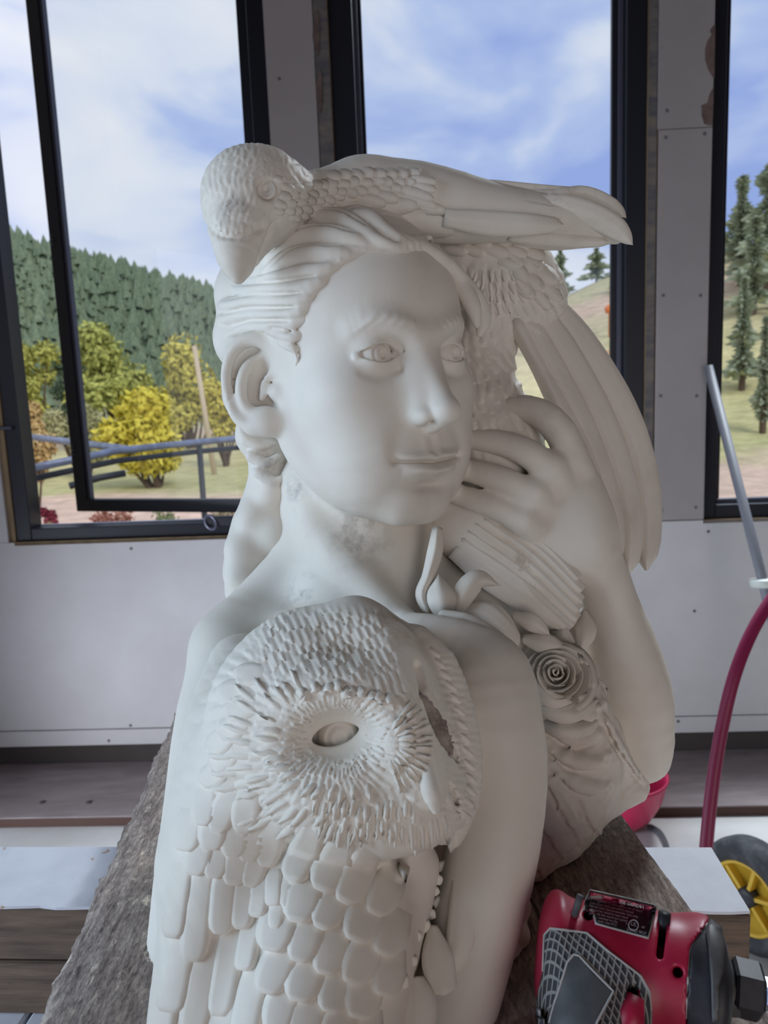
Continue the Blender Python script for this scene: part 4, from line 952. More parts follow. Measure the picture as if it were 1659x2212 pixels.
# forearm in front, bent wrist, hand behind the owl
ptube([(1062, 1470, 0.475, 84), (1072, 1560, 0.468, 100), (1078, 1680, 0.462, 103), (1060, 1850, 0.452, 100), (1010, 2050, 0.438, 98), (950, 2250, 0.425, 104), (930, 2400, 0.42, 104)], k=0.01, n=16)
ptube([(1068, 1480, 0.475, 72), (1050, 1425, 0.480, 58), (1000, 1385, 0.488, 46), (930, 1356, 0.500, 30), (880, 1345, 0.515, 22)], k=0.014, n=10)
ptube([(1108, 1420, 0.492, 24), (1060, 1375, 0.494, 22), (1010, 1345, 0.500, 20), (960, 1332, 0.508, 15)], k=0.0025, n=8)
# raised forearm at the right, wrist, back of the hand, fingers
ptube([(1392, 1632, 0.612, 56), (1386, 1590, 0.610, 68), (1368, 1500, 0.606, 82), (1345, 1400, 0.602, 74), (1320, 1310, 0.598, 60), (1298, 1235, 0.592, 56), (1270, 1185, 0.586, 60)], k=0.012, n=14)
S.ell(C(1205, 1110, 0.580), (px2m(95, .58), px2m(128, .58), 0.016), np.array([[0.88, 0.47, 0.0], [-0.47, 0.88, 0.0], [0, 0, 1.0]]), k=0.016)
S.ell(C(1250, 1160, 0.584), (px2m(70, .58), px2m(95, .58), 0.018), np.array([[0.88, 0.47, 0.0], [-0.47, 0.88, 0.0], [0, 0, 1.0]]), k=0.016)
FING = [[(1248, 1010, 0.576, 34), (1205, 925, 0.566, 35), (1150, 885, 0.572, 30), (1090, 878, 0.584, 22), (1068, 880, 0.592, 15)],
        [(1205, 1040, 0.570, 34), (1150, 985, 0.560, 32), (1085, 958, 0.566, 28), (1010, 948, 0.580, 24)],
        [(1165, 1085, 0.568, 32), (1105, 1045, 0.560, 30), (1050, 1025, 0.566, 27), (985, 1010, 0.580, 24)],
        [(1150, 1140, 0.570, 32), (1085, 1100, 0.564, 28), (1020, 1078, 0.570, 24), (960, 1060, 0.580, 20)]]
for fi in FING: ptube(fi, k=0.0045, n=10)
# knuckles
for q in ((1200, 1005, 0.562, 20), (1160, 1060, 0.558, 18), (1135, 1120, 0.560, 17)): S.ball(C(*q[:3]), px2m(q[3], q[2]), 'u', 0.012)
# ear: plate, rolled rim, inner ridge, hollow, lobe
EO = np.array([0, 0, 0.0])
def etube(P4, op='u', k=0.004, n=None):
    ptube([(x, y, 0.552 + (x - 545) * -0.00009, r) for x, y, r in P4], op, k, n)
S.ell(C(548, 832, 0.564), (px2m(66, .56), px2m(110, .56), 0.015), np.array([[0.97, -0.22, 0], [0.22, 0.97, 0], [0, 0, 1.0]]), k=0.006)
S.ell(C(562, 852, 0.543), (px2m(34, .55), px2m(58, .55), 0.0120), np.array([[0.97, -0.22, 0], [0.22, 0.97, 0], [0, 0, 1.0]]), 's', 0.006)
S.ell(C(532, 775, 0.545), (px2m(26, .55), px2m(24, .55), 0.0050), None, 's', 0.005)
ptube([(604, 808, 0.545, 12), (608, 786, 0.543, 15), (592, 752, 0.541, 18), (560, 732, 0.541, 19), (524, 738, 0.543, 17), (499, 768, 0.545, 14), (488, 812, 0.547, 12), (494, 860, 0.548, 12), (512, 900, 0.548, 14), (545, 922, 0.547, 20)], k=0.0035, n=22)
ptube([(562, 770, 0.549, 9), (535, 790, 0.547, 12), (522, 825, 0.546, 13), (524, 865, 0.546, 13), (545, 892, 0.546, 14), (575, 892, 0.545, 15)], k=0.004, n=14)
ptube([(592, 800, 0.546, 8), (570, 830, 0.547, 8), (566, 862, 0.548, 7)], k=0.004, n=8)
S.ball(C(598, 848, 0.546), px2m(17, .546), 'u', 0.006)
S.ell(C(577, 915, 0.545), (px2m(34, .545), px2m(30, .545), 0.009), None, k=0.006)
# the base under bust, breast side
S.ell(C(1010, 1700, 0.60), (0.08, 0.12, 0.05), k=0.03)
blo, bhi = box_px(300, 530, 1470, 2320, 0.36, 0.70)
bhi[2] = 0.70
import time as _t; _t0 = _t.time()
S.fn(plane_fn, blo, bhi, 'x')
gx = axis_grid(blo[0], bhi[0], 0.0022, (C(640, 0, .53)[0], C(1050, 0, .50)[0]), 0.0008)
gy = axis_grid(blo[1], bhi[1], 0.0022, (C(0, 700, .50)[1], C(0, 1020, .50)[1]), 0.0008)
gz = axis_grid(blo[2], bhi[2], 0.0022, (0.468, 0.525), 0.0008)
print('grid', len(gx), len(gy), len(gz))
woman_s = Solid(*polygonize(S, gx, gy, gz))
woman = mesh_obj('woman_figure', c2w(woman_s.v), woman_s.f[:, ::-1], M_marble, statue, True)
woman['label'] = 'smooth marble woman with face, neck, raised hand and forearms'
print('woman', len(woman_s.v), _t.time() - _t0)
# eyeballs with carved iris and pupil
gzv = HR[2] * 1.0 + HR[0] * 0.10 + HR[1] * 0.05; gzv = gzv / np.linalg.norm(gzv)
prof = []
for a in np.linspace(-1.2, 1.57, 60):
    r = ER * HK; x = math.cos(a) * r; dd = 0
    rr_ = x
    if 0 < rr_ < 0.0082 and a > 0:
        dd -= 0.0012 * math.exp(-((rr_ - 0.0068) / 0.0007) ** 2)
        if rr_ < 0.0060: dd -= 0.0004
        dd -= 0.0032 * (1 / (1 + math.exp((rr_ - 0.0030) / 0.0003)))
    prof.append((math.sin(a) * r + dd, max(x, 1e-5)))
for e in EYE:
    c = c2w(H(*e)); ax = MW @ gzv
    eb = MB().lathe(c, ax, prof, 40).build('eye', M_marble, woman, True); eb['label'] = 'carved eyeball with ringed iris and drilled pupil'
# ---- hair: locks swept back from the brow, knot and loose mass behind the neck
Hs = SDF()
def wd(px, py, dflt=0.56): return woman_s.depth(px, py, dflt)
def lock(pts, rad, k=0.0012, n=14, out=0.0, S_=None):
    """pts (px, py) on the head, or (px, py, depth); rad px list"""
    P4 = []; last = 0.56
    for i_, (q, r) in enumerate(zip(pts, rad)):
        d = q[2] if len(q) > 2 else wd(q[0], q[1], last); last = d
        P4.append((q[0], q[1], d - (out if i_ else -0.0022), r + (3 if i_ == 0 else 0)))
    ptube(P4, k=k, n=n, S_=S_ or Hs)
# cap under the locks
Hs.ell(H(0, 0.040, -0.016), np.array((0.0745, 0.0790, 0.0930)) * HK, HR)
def cap_cut(p):     # keeps the cap off the face: everything in front of the hairline
    q = to_head(p); hl = 0.052 - 0.62 * np.maximum(0, 0.068 - q[:, 1]) ; return (hl - q[:, 2]).astype(np.float32) * HK * 0.8
Hs.fn(cap_cut, H(0, 0, 0) - 0.14, H(0, 0, 0) + 0.14, 's', 0.004)
# knot behind the ear and the hanging mass
for q in ((560, 640, 0.605, 96), (545, 730, 0.605, 84), (600, 560, 0.60, 110), (548, 850, 0.608, 68), (560, 940, 0.605, 52)): Hs.ball(C(*q[:3]), px2m(q[3], q[2]), 'u', 0.008)
ptube([(575, 950, 0.606, 46), (590, 1020, 0.612, 52), (585, 1085, 0.618, 62), (568, 1160, 0.622, 74), (548, 1240, 0.624, 66), (545, 1310, 0.622, 50)], k=0.006, n=10, S_=Hs)
for q in ((552, 1120, 0.605, 34), (525, 1190, 0.606, 38), (522, 1245, 0.606, 36), (590, 1060, 0.598, 30), (600, 1150, 0.602, 40)): Hs.ball(C(*q[:3]), px2m(q[3], q[2]), 'u', 0.009)
# swept locks, top to bottom
L = [([(845, 538), (790, 505), (735, 478), (670, 478), (610, 505)], [7, 20, 26, 26, 16]),
     ([(820, 542), (765, 520), (705, 510), (640, 520), (585, 560)], [6, 20, 27, 27, 16]),
     ([(780, 550), (730, 548), (675, 550), (620, 566), (565, 605)], [6, 18, 24, 26, 14]),
     ([(745, 566), (700, 580), (650, 588), (595, 602), (535, 612)], [5, 16, 21, 22, 14]),
     ([(715, 590), (680, 612), (630, 622), (570, 628), (505, 628)], [5, 15, 19, 19, 14]),
     ([(690, 622), (655, 645), (605, 652), (545, 652), (482, 662)], [5, 14, 18, 18, 14]),
     ([(672, 655), (640, 675), (590, 680), (530, 680), (478, 692)], [5, 13, 16, 16, 12]),
     ([(660, 690), (625, 702), (580, 704), (530, 706), (486, 726)], [5, 12, 14, 13, 10]),
     ([(652, 722), (630, 728), (605, 722), (580, 716)], [5, 11, 12, 8]),
     ([(646, 752), (634, 752), (618, 745), (605, 738)], [4, 9, 11, 8]),
     ([(640, 792), (642, 772), (634, 758), (622, 752)], [2, 4, 5, 4])]
def tail_back(p_, r_):
    """let the end of a lock sink round the back of the head"""
    q = [tuple(a) for a in p_]; e = q[-1]; d = wd(q[-2][0], q[-2][1], 0.56)
    if e[0] < 560: q[-1] = (e[0], e[1], 0.590); q.append((e[0] + 8, e[1] + 4, 0.612)); r_ = list(r_) + [6]
    return q, r_
for i, (p_, r_) in enumerate(L):
    p_, r_ = tail_back(p_, r_)
    lock(p_, r_, k=0.0012, out=0.0025)
# finer strands riding on the locks
rs = random.Random(11)
for i, (p_, r_) in enumerate(L[:9]):
    for o in (-0.8, -0.3, 0.25, 0.75):
        q = [(x + rs.uniform(-3, 3), y + o * r + rs.uniform(-2, 2)) for (x, y), r in zip(p_, r_)]
        q, r2 = tail_back(q, [max(2.5, r * 0.26) for r in r_]); lock(q, r2, k=0.0010, out=0.0036)
# wave rolling up over the brow, curls at the parting
for p_, r_ in (([(905, 540), (868, 520), (832, 500), (800, 475), (770, 468)], [5, 12, 18, 22, 18]), ([(920, 538), (893, 522), (860, 508), (832, 492), (812, 474)], [4, 9, 12, 14, 12]),
               ([(880, 545), (845, 530), (805, 515), (765, 492), (735, 472)], [5, 11, 16, 20, 18]), ([(755, 500), (742, 478), (755, 462), (780, 458), (800, 466)], [14, 16, 16, 15, 12]),
               ([(700, 500), (690, 478), (705, 466), (735, 462)], [15, 17, 17, 15])):
    lock(p_, r_, k=0.0012, out=0.0035)
for x0, y0 in ((868, 532), (882, 530), (896, 528), (909, 527), (921, 527)):
    lock([(x0 - 6, y0 + 14), (x0 - 8, y0), (x0 - 2, y0 - 12), (x0 + 8, y0 - 14), (x0 + 12, y0 - 6)], [4, 6, 7, 6, 4], k=0.0008, out=0.0045, n=12)
# band of hair down the far temple
lock([(915, 535), (948, 556), (978, 590), (1004, 628), (1022, 664), (1030, 700)], [12, 16, 18, 19, 18, 9], k=0.0015, out=0.001)
lock([(938, 540), (972, 572, 0.53), (1004, 612, 0.54), (1032, 652, 0.548), (1044, 690, 0.55), (1036, 722, 0.548)], [10, 14, 17, 19, 18, 8], k=0.0015)
for i, (p_, r_) in enumerate(L[:9]):      # cut grooves between the locks
    q = smooth_curve([(x, y - r * 0.95) for (x, y), r in zip(p_[1:], r_[1:])], 9)
    pts = [(x, y, sdf_depth(Hs, x, y, 0.47, 0.64)) for x, y in q]; pts = [(x, y, d) for x, y, d in pts if d]
    if len(pts) > 3: Hs.tube([C(x, y, d + 0.0003) for x, y, d in pts], [0.0005] + [0.0013] * (len(pts) - 2) + [0.0005], 's', 0.0014)
# choppy unfinished strands under the ear
for p_, r_ in (([(520, 905), (530, 935), (552, 948)], [10, 14, 8]), ([(535, 950), (560, 962), (590, 955)], [12, 12, 8]), ([(545, 985), (575, 1000), (600, 985)], [12, 12, 7]), ([(560, 1020), (590, 1040), (612, 1030)], [12, 12, 6])):
    lock([(x, y, 0.588) for x, y in p_], r_, k=0.002)
def hair_relief(p):
    a = p[:, 0] * 260 + np.sin(p[:, 1] * 90) * 1.2; return 0.0004 * np.sin(p[:, 1] * 900 + a)
hlo, hhi = box_px(440, 430, 1075, 1330, 0.50, 0.68)
hlo = np.array([C(440, 0, .60)[0], C(0, 430, .56)[1], 0.475]); hhi = np.array([C(1075, 0, .56)[0], C(0, 1345, .64)[1], 0.69])
hair, hair_s = carve(Hs, hlo, hhi, 0.0013, 'hair', M_marble, statue, relax=1, clip=False)
hair['label'] = 'swept back wavy marble hair gathered behind the neck'
print('hair', len(hair_s.v), _t.time() - _t0)
# ---- raven lying over the crown of the head
Rv = SDF(); rt = lambda P4, op='u', k=0.008, n=None: ptube(P4, op, k, n, Rv)
Rv.ell(C(545, 428, 0.505), (px2m(108, .505), px2m(102, .505), 0.031), np.array([[0.92, 0.39, 0], [-0.39, 0.92, 0], [0, 0, 1.0]]))
rt([(530, 470, 0.497, 82), (518, 520, 0.490, 60), (512, 560, 0.486, 42), (514, 596, 0.484, 18)], k=0.010, n=8)       # beak
rt([(585, 420, 0.512, 80), (655, 432, 0.525, 58), (720, 430, 0.540, 66), (790, 425, 0.552, 74)], k=0.014, n=10)      # neck
rt([(780, 425, 0.552, 76), (870, 430, 0.556, 80), (960, 445, 0.560, 76), (1060, 462, 0.566, 62), (1180, 470, 0.574, 48)], k=0.012, n=10)
rt([(900, 420, 0.550, 50), (1050, 455, 0.556, 52), (1180, 470, 0.564, 46), (1280, 490, 0.572, 34), (1330, 505, 0.576, 22)], k=0.008, n=10)
rt([(1140, 500, 0.57, 34), (1200, 510, 0.575, 30), (1290, 512, 0.578, 20)], k=0.006, n=8)
# gape line, eye pit, nostril bristle ridge
gp = [(600, 474), (584, 492), (570, 528), (556, 564), (538, 598)]; Rv.tube([C(x, y, (sdf_depth(Rv, x, y) or 0.5) + 0.0006) for x, y in gp], [0.0016, 0.0018, 0.0016, 0.0015, 0.0010], 's', 0.002, 14)
ed = sdf_depth(Rv, 577, 411); Rv.ball(C(577, 411, ed), px2m(21, ed), 's', 0.003)
rt([(440, 470, (sdf_depth(Rv, 450, 470) or 0.5) + .004, 6), (470, 505, sdf_depth(Rv, 470, 505), 3), (520, 512, sdf_depth(Rv, 520, 512), 3), (565, 490, sdf_depth(Rv, 565, 490), 3)], 's', 0.005, 8)
def raven_relief(p):
    """fine plumage on the raven's head and throat"""
    x, y = to_px(p)
    m = 1 / (1 + np.exp((x - 680) / 12)) * 1 / (1 + np.exp((y - 505 - 0.12 * (560 - x)) / 8)) * np.clip((np.hypot(x - 577, y - 411) - 22) / 10, 0, 1)
    an = np.interp(x, [430, 560, 640, 700], [1.75, 1.9, 0.9, 0.4]); s_ = (x - 560) * np.cos(an) + (y - 420) * np.sin(an); t_ = -(x - 560) * np.sin(an) + (y - 420) * np.cos(an)
    return (-0.0012 * scales(s_ / 23 + 0.45 * np.sin(t_ / 8.3), t_ / 14 + 0.35 * np.sin(s_ / 14.0)) * m).astype(np.float32)
rl, rh = np.array([C(415, 0, .53)[0], C(0, 300, .56)[1], 0.455]), np.array([C(1380, 0, .58)[0], C(0, 630, .50)[1], 0.62])
Rv.fn(raven_relief, rl, rh, 'd')
raven, raven_s = carve(Rv, rl, rh, 0.0016, 'raven', M_marble, statue, clip=False, fine=(C(430, 330, .50), C(690, 600, .53)), hf=0.0009); raven['label'] = 'marble raven draped over the crown, beak pointing down'
print('raven', len(raven_s.v), _t.time() - _t0)
eb = MB().lathe(c2w(C(577, 411, ed + 0.0030)), -(MW @ np.array([0.1, 0, 1.0])), [(-0.004, 0.0001), (-0.003, 0.0050), (0.0, 0.0062), (0.0016, 0.0058), (0.0022, 0.0050), (0.0012, 0.0044), (0.0026, 0.0030), (0.0010, 0.0018), (0.0006, 0.0001)], 26).build('eye', M_marble, raven, True)
eb['label'] = 'round carved raven eye with drilled pupil'
rf = random.Random(3)
def feather(sol, parent, b0, t0, w, **kw): return put('feather', leaf_on(sol, b0, t0, w, **kw), M_marble, parent)
def rows(sol, parent, poly, ang, step, rowstep, L, w, jitter=0.15, **kw):
    """overlapping feathers in rows inside a pixel polygon; ang = direction the tips point (deg, image)"""
    def inside(x, y):
        c = False; n = len(poly)
        for i in range(n):
            (x1, y1), (x2, y2) = poly[i], poly[(i + 1) % n]
            if (y1 > y) != (y2 > y) and x < (x2 - x1) * (y - y1) / (y2 - y1) + x1: c = not c
        return c
    a0 = ang if callable(ang) else (lambda x, y: ang)
    xs = [p[0] for p in poly]; ys = [p[1] for p in poly]; cx, cy = sum(xs) / len(xs), sum(ys) / len(ys); R = max(max(xs) - min(xs), max(ys) - min(ys))
    A = math.radians(a0(cx, cy)); e = (math.cos(A), math.sin(A)); s_ = (-e[1], e[0]); out = []
    nrow = int(R / rowstep) + 1
    for i in range(nrow, -nrow - 1, -1):          # tip-most rows first so that later rows overlap them
        for j in range(-int(R / step) - 1, int(R / step) + 2):
            x = cx + e[0] * i * rowstep + s_[0] * (j + 0.5 * (i % 2)) * step + rf.uniform(-1, 1) * jitter * step; y = cy + e[1] * i * rowstep + s_[1] * (j + 0.5 * (i % 2)) * step + rf.uniform(-1, 1) * jitter * step
            if not inside(x, y): continue
            B_ = math.radians(a0(x, y) + rf.uniform(-8, 8)); l = L * rf.uniform(0.88, 1.12)
            out.append(feather(sol, parent, (x - math.cos(B_) * l * 0.5, y - math.sin(B_) * l * 0.5), (x + math.cos(B_) * l * 0.5, y + math.sin(B_) * l * 0.5), w * rf.uniform(0.9, 1.1), **kw))
    return out
# crown and nape scallops, wing shoulder scallops
rows(raven_s, raven, [(600, 385), (650, 400), (700, 395), (745, 425), (740, 455), (690, 478), (625, 480), (592, 450)], 20, 18, 19, 30, 22, t=0.0005, lift=0.0012, nu=7)
rows(raven_s, raven, [(700, 385), (745, 362), (830, 360), (905, 375), (935, 395), (890, 410), (820, 415), (760, 425), (715, 410)], 22, 20, 22, 36, 26, t=0.0008, lift=0.0018, nu=8)
# greater coverts
for b0, t0, w in (((865, 380), (945, 398), 22), ((870, 392), (942, 414), 24), ((845, 402), (938, 432), 28), ((790, 418), (862, 432), 30), ((835, 420), (948, 448), 30),
                  ((760, 425), (835, 440), 30), ((745, 440), (820, 456), 26), ((765, 450), (905, 442), 42), ((800, 468), (985, 492), 58), ((860, 440), (965, 455), 30)):
    feather(raven_s, raven, b0, t0, w, t=0.0018, lift=0.0020, nu=10)
# long flight feathers and tail
for path, wd_, th in (([(900, 385, .550), (1000, 393, .553), (1090, 405, .556)], [22, 20, 12], 0.003), ([(920, 400, .546), (1050, 420, .550), (1180, 425, .556), (1260, 415, .560), (1320, 440, .564), (1352, 470, .567)], [26, 32, 30, 26, 26, 14], 0.004),
                      ([(940, 430, .540), (1060, 445, .543), (1150, 462, .548), (1210, 470, .553)], [30, 42, 48, 40], 0.004), ([(960, 470, .535), (1060, 482, .540), (1150, 485, .545), (1215, 485, .552)], [36, 52, 44, 24], 0.0045),
                      ([(1130, 440, .552), (1200, 440, .552), (1270, 460, .555), (1330, 492, .560), (1366, 528, .565)], [20, 40, 50, 46, 14], 0.005),
                      ([(1100, 500, .556), (1180, 510, .560), (1250, 518, .565), (1312, 522, .570)], [40, 42, 34, 16], 0.006), ([(950, 395, .548), (1060, 402, .552), (1180, 412, .557), (1270, 412, .562)], [20, 26, 24, 12], 0.003)):
    put('tail_feather', slab_feather(path, wd_, th), M_marble, raven)
# ---- owl in front of the breast
Ow = SDF(); ot = lambda P4, op='u', k=0.010, n=None: ptube(P4, op, k, n, Ow)
Ow.ell(C(735, 1570, 0.452), (px2m(285, .452), px2m(262, .452), 0.064), np.array([[0.97, 0.2, 0], [-0.2, 0.97, 0], [0, 0, 1.0]]))
Ow.ell(C(790, 1640, 0.432), (px2m(215, .432), px2m(190, .432), 0.052), k=0.02)
ot([(770, 1350, 0.440, 55), (840, 1420, 0.418, 58), (872, 1520, 0.400, 52), (888, 1610, 0.390, 46), (915, 1690, 0.384, 38)], k=0.018, n=10)       # ridge between the eyes
ot([(590, 1545, 0.418, 30), (660, 1500, 0.402, 42), (745, 1490, 0.396, 46), (820, 1520, 0.394, 40), (862, 1575, 0.392, 30)], k=0.016, n=10)        # brow
Ow.ell(C(722, 1600, 0.386), (px2m(84, .39), px2m(48, .39), 0.0125), np.array([[0.95, -0.3, 0], [0.3, 0.95, 0], [0, 0, 1.0]]), 's', 0.016)         # eye hollow
ot([(700, 1720, 0.400, 60), (800, 1765, 0.394, 62), (900, 1770, 0.395, 55), (965, 1740, 0.402, 40)], k=0.02, n=8)                                  # chin ruff
# far half of the facial disc
ot([(905, 1380, 0.440, 28), (955, 1440, 0.432, 34), (985, 1540, 0.426, 36), (1005, 1640, 0.420, 34), (1002, 1730, 0.414, 30), (975, 1805, 0.410, 26)], k=0.008, n=12)
for P4 in ([(900, 1440, 0.406, 10), (908, 1480, 0.403, 12)], [(912, 1500, 0.402, 12), (940, 1560, 0.398, 24), (968, 1610, 0.400, 20), (982, 1640, 0.402, 9)], [(968, 1695, 0.395, 7), (980, 1730, 0.395, 9), (990, 1760, 0.396, 5)], [(980, 1795, 0.398, 6), (966, 1830, 0.398, 7)]):
    ot([(x, y, (sdf_depth(Ow, x, y) or d) + 0.002, r) for x, y, d, r in P4], 's', 0.003, 8)
# crease under the face, breast, wing, body
ot([(640, 1850, 0.440, 120), (700, 1960, 0.425, 175), (680, 2100, 0.412, 190), (650, 2300, 0.395, 205), (640, 2420, 0.39, 205)], k=0.006, n=9)
ot([(560, 1700, 0.450, 150), (520, 1850, 0.440, 150), (490, 2050, 0.425, 150), (470, 2300, 0.408, 155), (460, 2420, 0.405, 150)], k=0.012, n=9)
ot([(800, 1900, 0.430, 90), (800, 2000, 0.420, 105), (760, 2150, 0.405, 120), (720, 2350, 0.395, 130)], k=0.012, n=8)
ot([(895, 1870, 0.436, 55), (870, 1970, 0.430, 60), (835, 2080, 0.424, 60), (800, 2200, 0.42, 60)], k=0.008, n=7)
ot([(520, 1440, 0.520, 70), (490, 1560, 0.498, 88), (475, 1700, 0.478, 96), (450, 1850, 0.462, 100)], k=0.03, n=7)
oe = sdf_depth(Ow, 728, 1585); print('owl eye', oe)
def owl_lids(p):
    x = p[:, 0] / p[:, 2] * F + CX; y = p[:, 1] / p[:, 2] * F + CY; xx = (x - 724) * 0.966 - (y - 1588) * 0.26; yy = (x - 724) * 0.26 + (y - 1588) * 0.966; w = 54
    k = np.clip(1 - (xx / w) ** 2, 0, 1); up = -yy - 26 * k ** 0.7; dn = yy - 23 * k ** 0.8
    m = np.maximum(up, dn) / F * 0.40; return np.maximum(np.maximum(m, (np.abs(xx) - w) / F * .4), p[:, 2] - (oe + 0.010)).astype(np.float32)
c = C(724, 1588, oe); Ow.fn(owl_lids, c - 0.03, c + 0.03, 's', 0.0012)
olo = np.array([C(290, 0, .45)[0], C(0, 1270, .45)[1], 0.335]); ohi = np.array([C(1060, 0, .43)[0], C(0, 2400, .41)[1], 0.535])
def owl_relief(p):
    x, y = to_px(p); r = np.hypot((x - 728), (y - 1590) * 1.12); th = np.arctan2(y - 1590, x - 728)
    crown = np.clip((1490 - y + 0.12 * (x - 720) + 1.1 * np.maximum(x - 800, 0)) / 30, 0, 1) * np.clip((x - 520) / 60, 0, 1)
    lowm = np.clip((1842 - y) / 25, 0, 1) * np.clip((y - 1300) / 30, 0, 1) * np.clip((915 - x + 0.30 * np.maximum(y - 1560, -300)) / 15, 0, 1)
    disc = np.clip((r - 50) / 14, 0, 1) * (1 - crown) * np.clip((330 - r) / 60, 0.25, 1)
    A1 = 0.0019 * scales((r - 50) / 36 + 0.3 * np.sin(th * 11), th * 8.0 + 0.35 * np.sin(r / 23) + 0.3 * np.sin(th * 5), 1.0) * disc
    s_ = (x - 700) * 0.42 + (y - 1300) * 0.907; t_ = -(x - 700) * 0.907 + (y - 1300) * 0.42
    col = np.floor(t_ / 17); ja = np.sin(col * 12.9898) * 4375.5; ja = ja - np.floor(ja)
    A2 = 0.0020 * scales(s_ / 56 + ja, t_ / 17 - 0.5 * np.mod(np.floor(s_ / 56 + ja), 2), 2.0) * crown
    far = np.clip((x - 940) / 25, 0, 1) * np.clip((y - 1380) / 30, 0, 1); A3 = 0.0010 * scales((x - 940 + 0.4 * (y - 1500)) / 30, y / 15, 3.0) * far
    return -((A1 + A2) * lowm + A3 * np.clip((1820 - y) / 20, 0, 1)).astype(np.float32)
Ow.fn(owl_relief, olo, ohi, 'd')
owl, owl_s = carve(Ow, olo, ohi, 0.0020, 'owl', M_marble, statue, fine=(np.array([C(480, 0, .42)[0], C(0, 1310, .44)[1], 0.375]), np.array([C(1035, 0, .42)[0], C(0, 1845, .40)[1], 0.43])), hf=0.0009); owl['label'] = 'large marble owl with carved facial disc in front of the breast'
print('owl', len(owl_s.v), _t.time() - _t0)
# eye: ball with sunken iris
ecen = C(735, 1585, oe + 0.0125); er = 0.0125; prof = []
for a in np.linspace(-1.3, 1.57, 50):
    x = math.cos(a) * er; dd = 0
    if a > 0 and x < 0.0085: dd = -0.0016 * (1 / (1 + math.exp((x - 0.0072) / 0.0003))) - 0.001 * (1 / (1 + math.exp((x - 0.0028) / 0.0003)))
    prof.append((math.sin(a) * er + dd, max(1e-5, x)))
eb = MB().lathe(c2w(ecen), -(MW @ np.array([-0.02, 0.05, 1.0])), prof, 36).build('eye', M_marble, owl, True); eb['label'] = 'owl eye with deep sunken iris'
# beak
bd_ = sdf_depth(Ow, 928, 1660) or 0.39
Bk = SDF(); ptube([(922, 1630, bd_ + 0.006, 14), (926, 1680, bd_ - 0.001, 21), (934, 1715, bd_ - 0.0035, 23), (942, 1748, bd_ - 0.003, 12)], k=0.004, n=8, S_=Bk)
bk, _ = carve(Bk, C(890, 1600, bd_) - np.array([0, 0, .02]), C(975, 1770, bd_) + np.array([0, 0, .03]), 0.001, 'beak', M_marble, owl, clip=False)
# raw grey hollow beside the far eye
for P4 in ([(906, 1505, 11), (938, 1560, 23), (966, 1608, 19), (980, 1636, 9)], [(970, 1698, 6), (981, 1730, 8), (989, 1757, 5)]):
    q = [(x, y, (owl_s.depth(x, y, 0.41)) + 0.003, r) for x, y, r in P4]; Rk = SDF(); ptube(q, k=0.002, n=9, S_=Rk)
    Rk.fn(lambda p: (0.0010 * np.sin(p[:, 0] * 1500 + 3 * np.sin(p[:, 1] * 700)) * np.sin(p[:, 1] * 1300)).astype(np.float32), -np.ones(3), np.ones(3), 'd')
    A = np.array([C(a, b, c) for a, b, c, _ in q]); hk, _ = carve(Rk, A.min(0) - 0.012, A.max(0) + 0.012, 0.001, 'rough_hollow', M_rough, owl, clip=False); hk['label'] = 'dark unpolished grey hollow in the owl face'
# radial strands of the facial disc
ro = random.Random(21); ofx, ofy = 728, 1590
def strand(b0, t0, w, **kw): feather(owl_s, owl, b0, t0, w, shape='strand', nu=6, nv=4, **kw)
for ring, (r0, r1, n_, a0, a1, w_) in enumerate(((125, 180, 18, 62, 245, 19), (185, 245, 17, 78, 215, 22), (236, 290, 8, 105, 172, 26))):
    for i in range(n_):
        a = math.radians(a0 + (a1 - a0) * (i + 0.5 * (ring % 2)) / n_ + ro.uniform(-2.5, 2.5)); s1 = ro.uniform(0.93, 1.08); sw = 0.10
        f = lambda r, a: (ofx + r * math.cos(a) * 0.98, ofy + r * math.sin(a) * 0.86)
        strand(f(r0 * s1, a), f(r1 * s1, a + sw), w_ * ro.uniform(0.8, 1.15), t=0.0013, lift=0.0014)
# bright tuft between eye and beak
for i in range(30):
    a = math.radians(-52 + 118 * (i % 15) / 14 + ro.uniform(-3, 3)); r0 = 34 + 34 * (i // 15); cx_, cy_ = 822, 1608
    strand((cx_ + r0 * math.cos(a), cy_ + r0 * math.sin(a)), (cx_ + (r0 + 44) * math.cos(a), cy_ + (r0 + 44) * math.sin(a) * 1.02), 13, t=0.0014, lift=0.0012)
# brow tufts
for i in range(13):
    x = 640 + i * 17 + ro.uniform(-3, 3); y = 1474 + 0.0015 * (x - 720) ** 2 + ro.uniform(-8, 8); a = math.radians(70 + ro.uniform(-25, 25))
    feather(owl_s, owl, (x, y), (x + 28 * math.cos(a), y + 28 * math.sin(a)), 22, t=0.0012, lift=0.0022, nu=6)
# ruff under the beak
for row, (y0, l) in enumerate(((1722, 46), (1762, 52))):
    for i in range(20):
        x = 690 + i * 14.5 + 7 * row + ro.uniform(-3, 3); yy = y0 + ro.uniform(-14, 14) - 0.00045 * (x - 840) ** 2 + 8; a = math.radians(92 - (x - 860) * 0.09 + ro.uniform(-6, 6))
        if 905 < x < 955 and row == 0: continue
        l2 = l * ro.uniform(0.8, 1.3); strand((x, yy), (x + l2 * math.cos(a), yy + l2 * math.sin(a)), ro.uniform(13, 20), t=0.0012, lift=0.0014)
# far disc rim: short strands
for i in range(14):
    q = smooth_curve([(938, 1395), (978, 1480), (1004, 1580), (1016, 1680), (1000, 1770)], 15)[i]
    a = math.radians(40 + i * 3); strand((q[0] - 14, q[1]), (q[0] + 12, q[1] + 26), 15, t=0.0010, lift=0.0008)
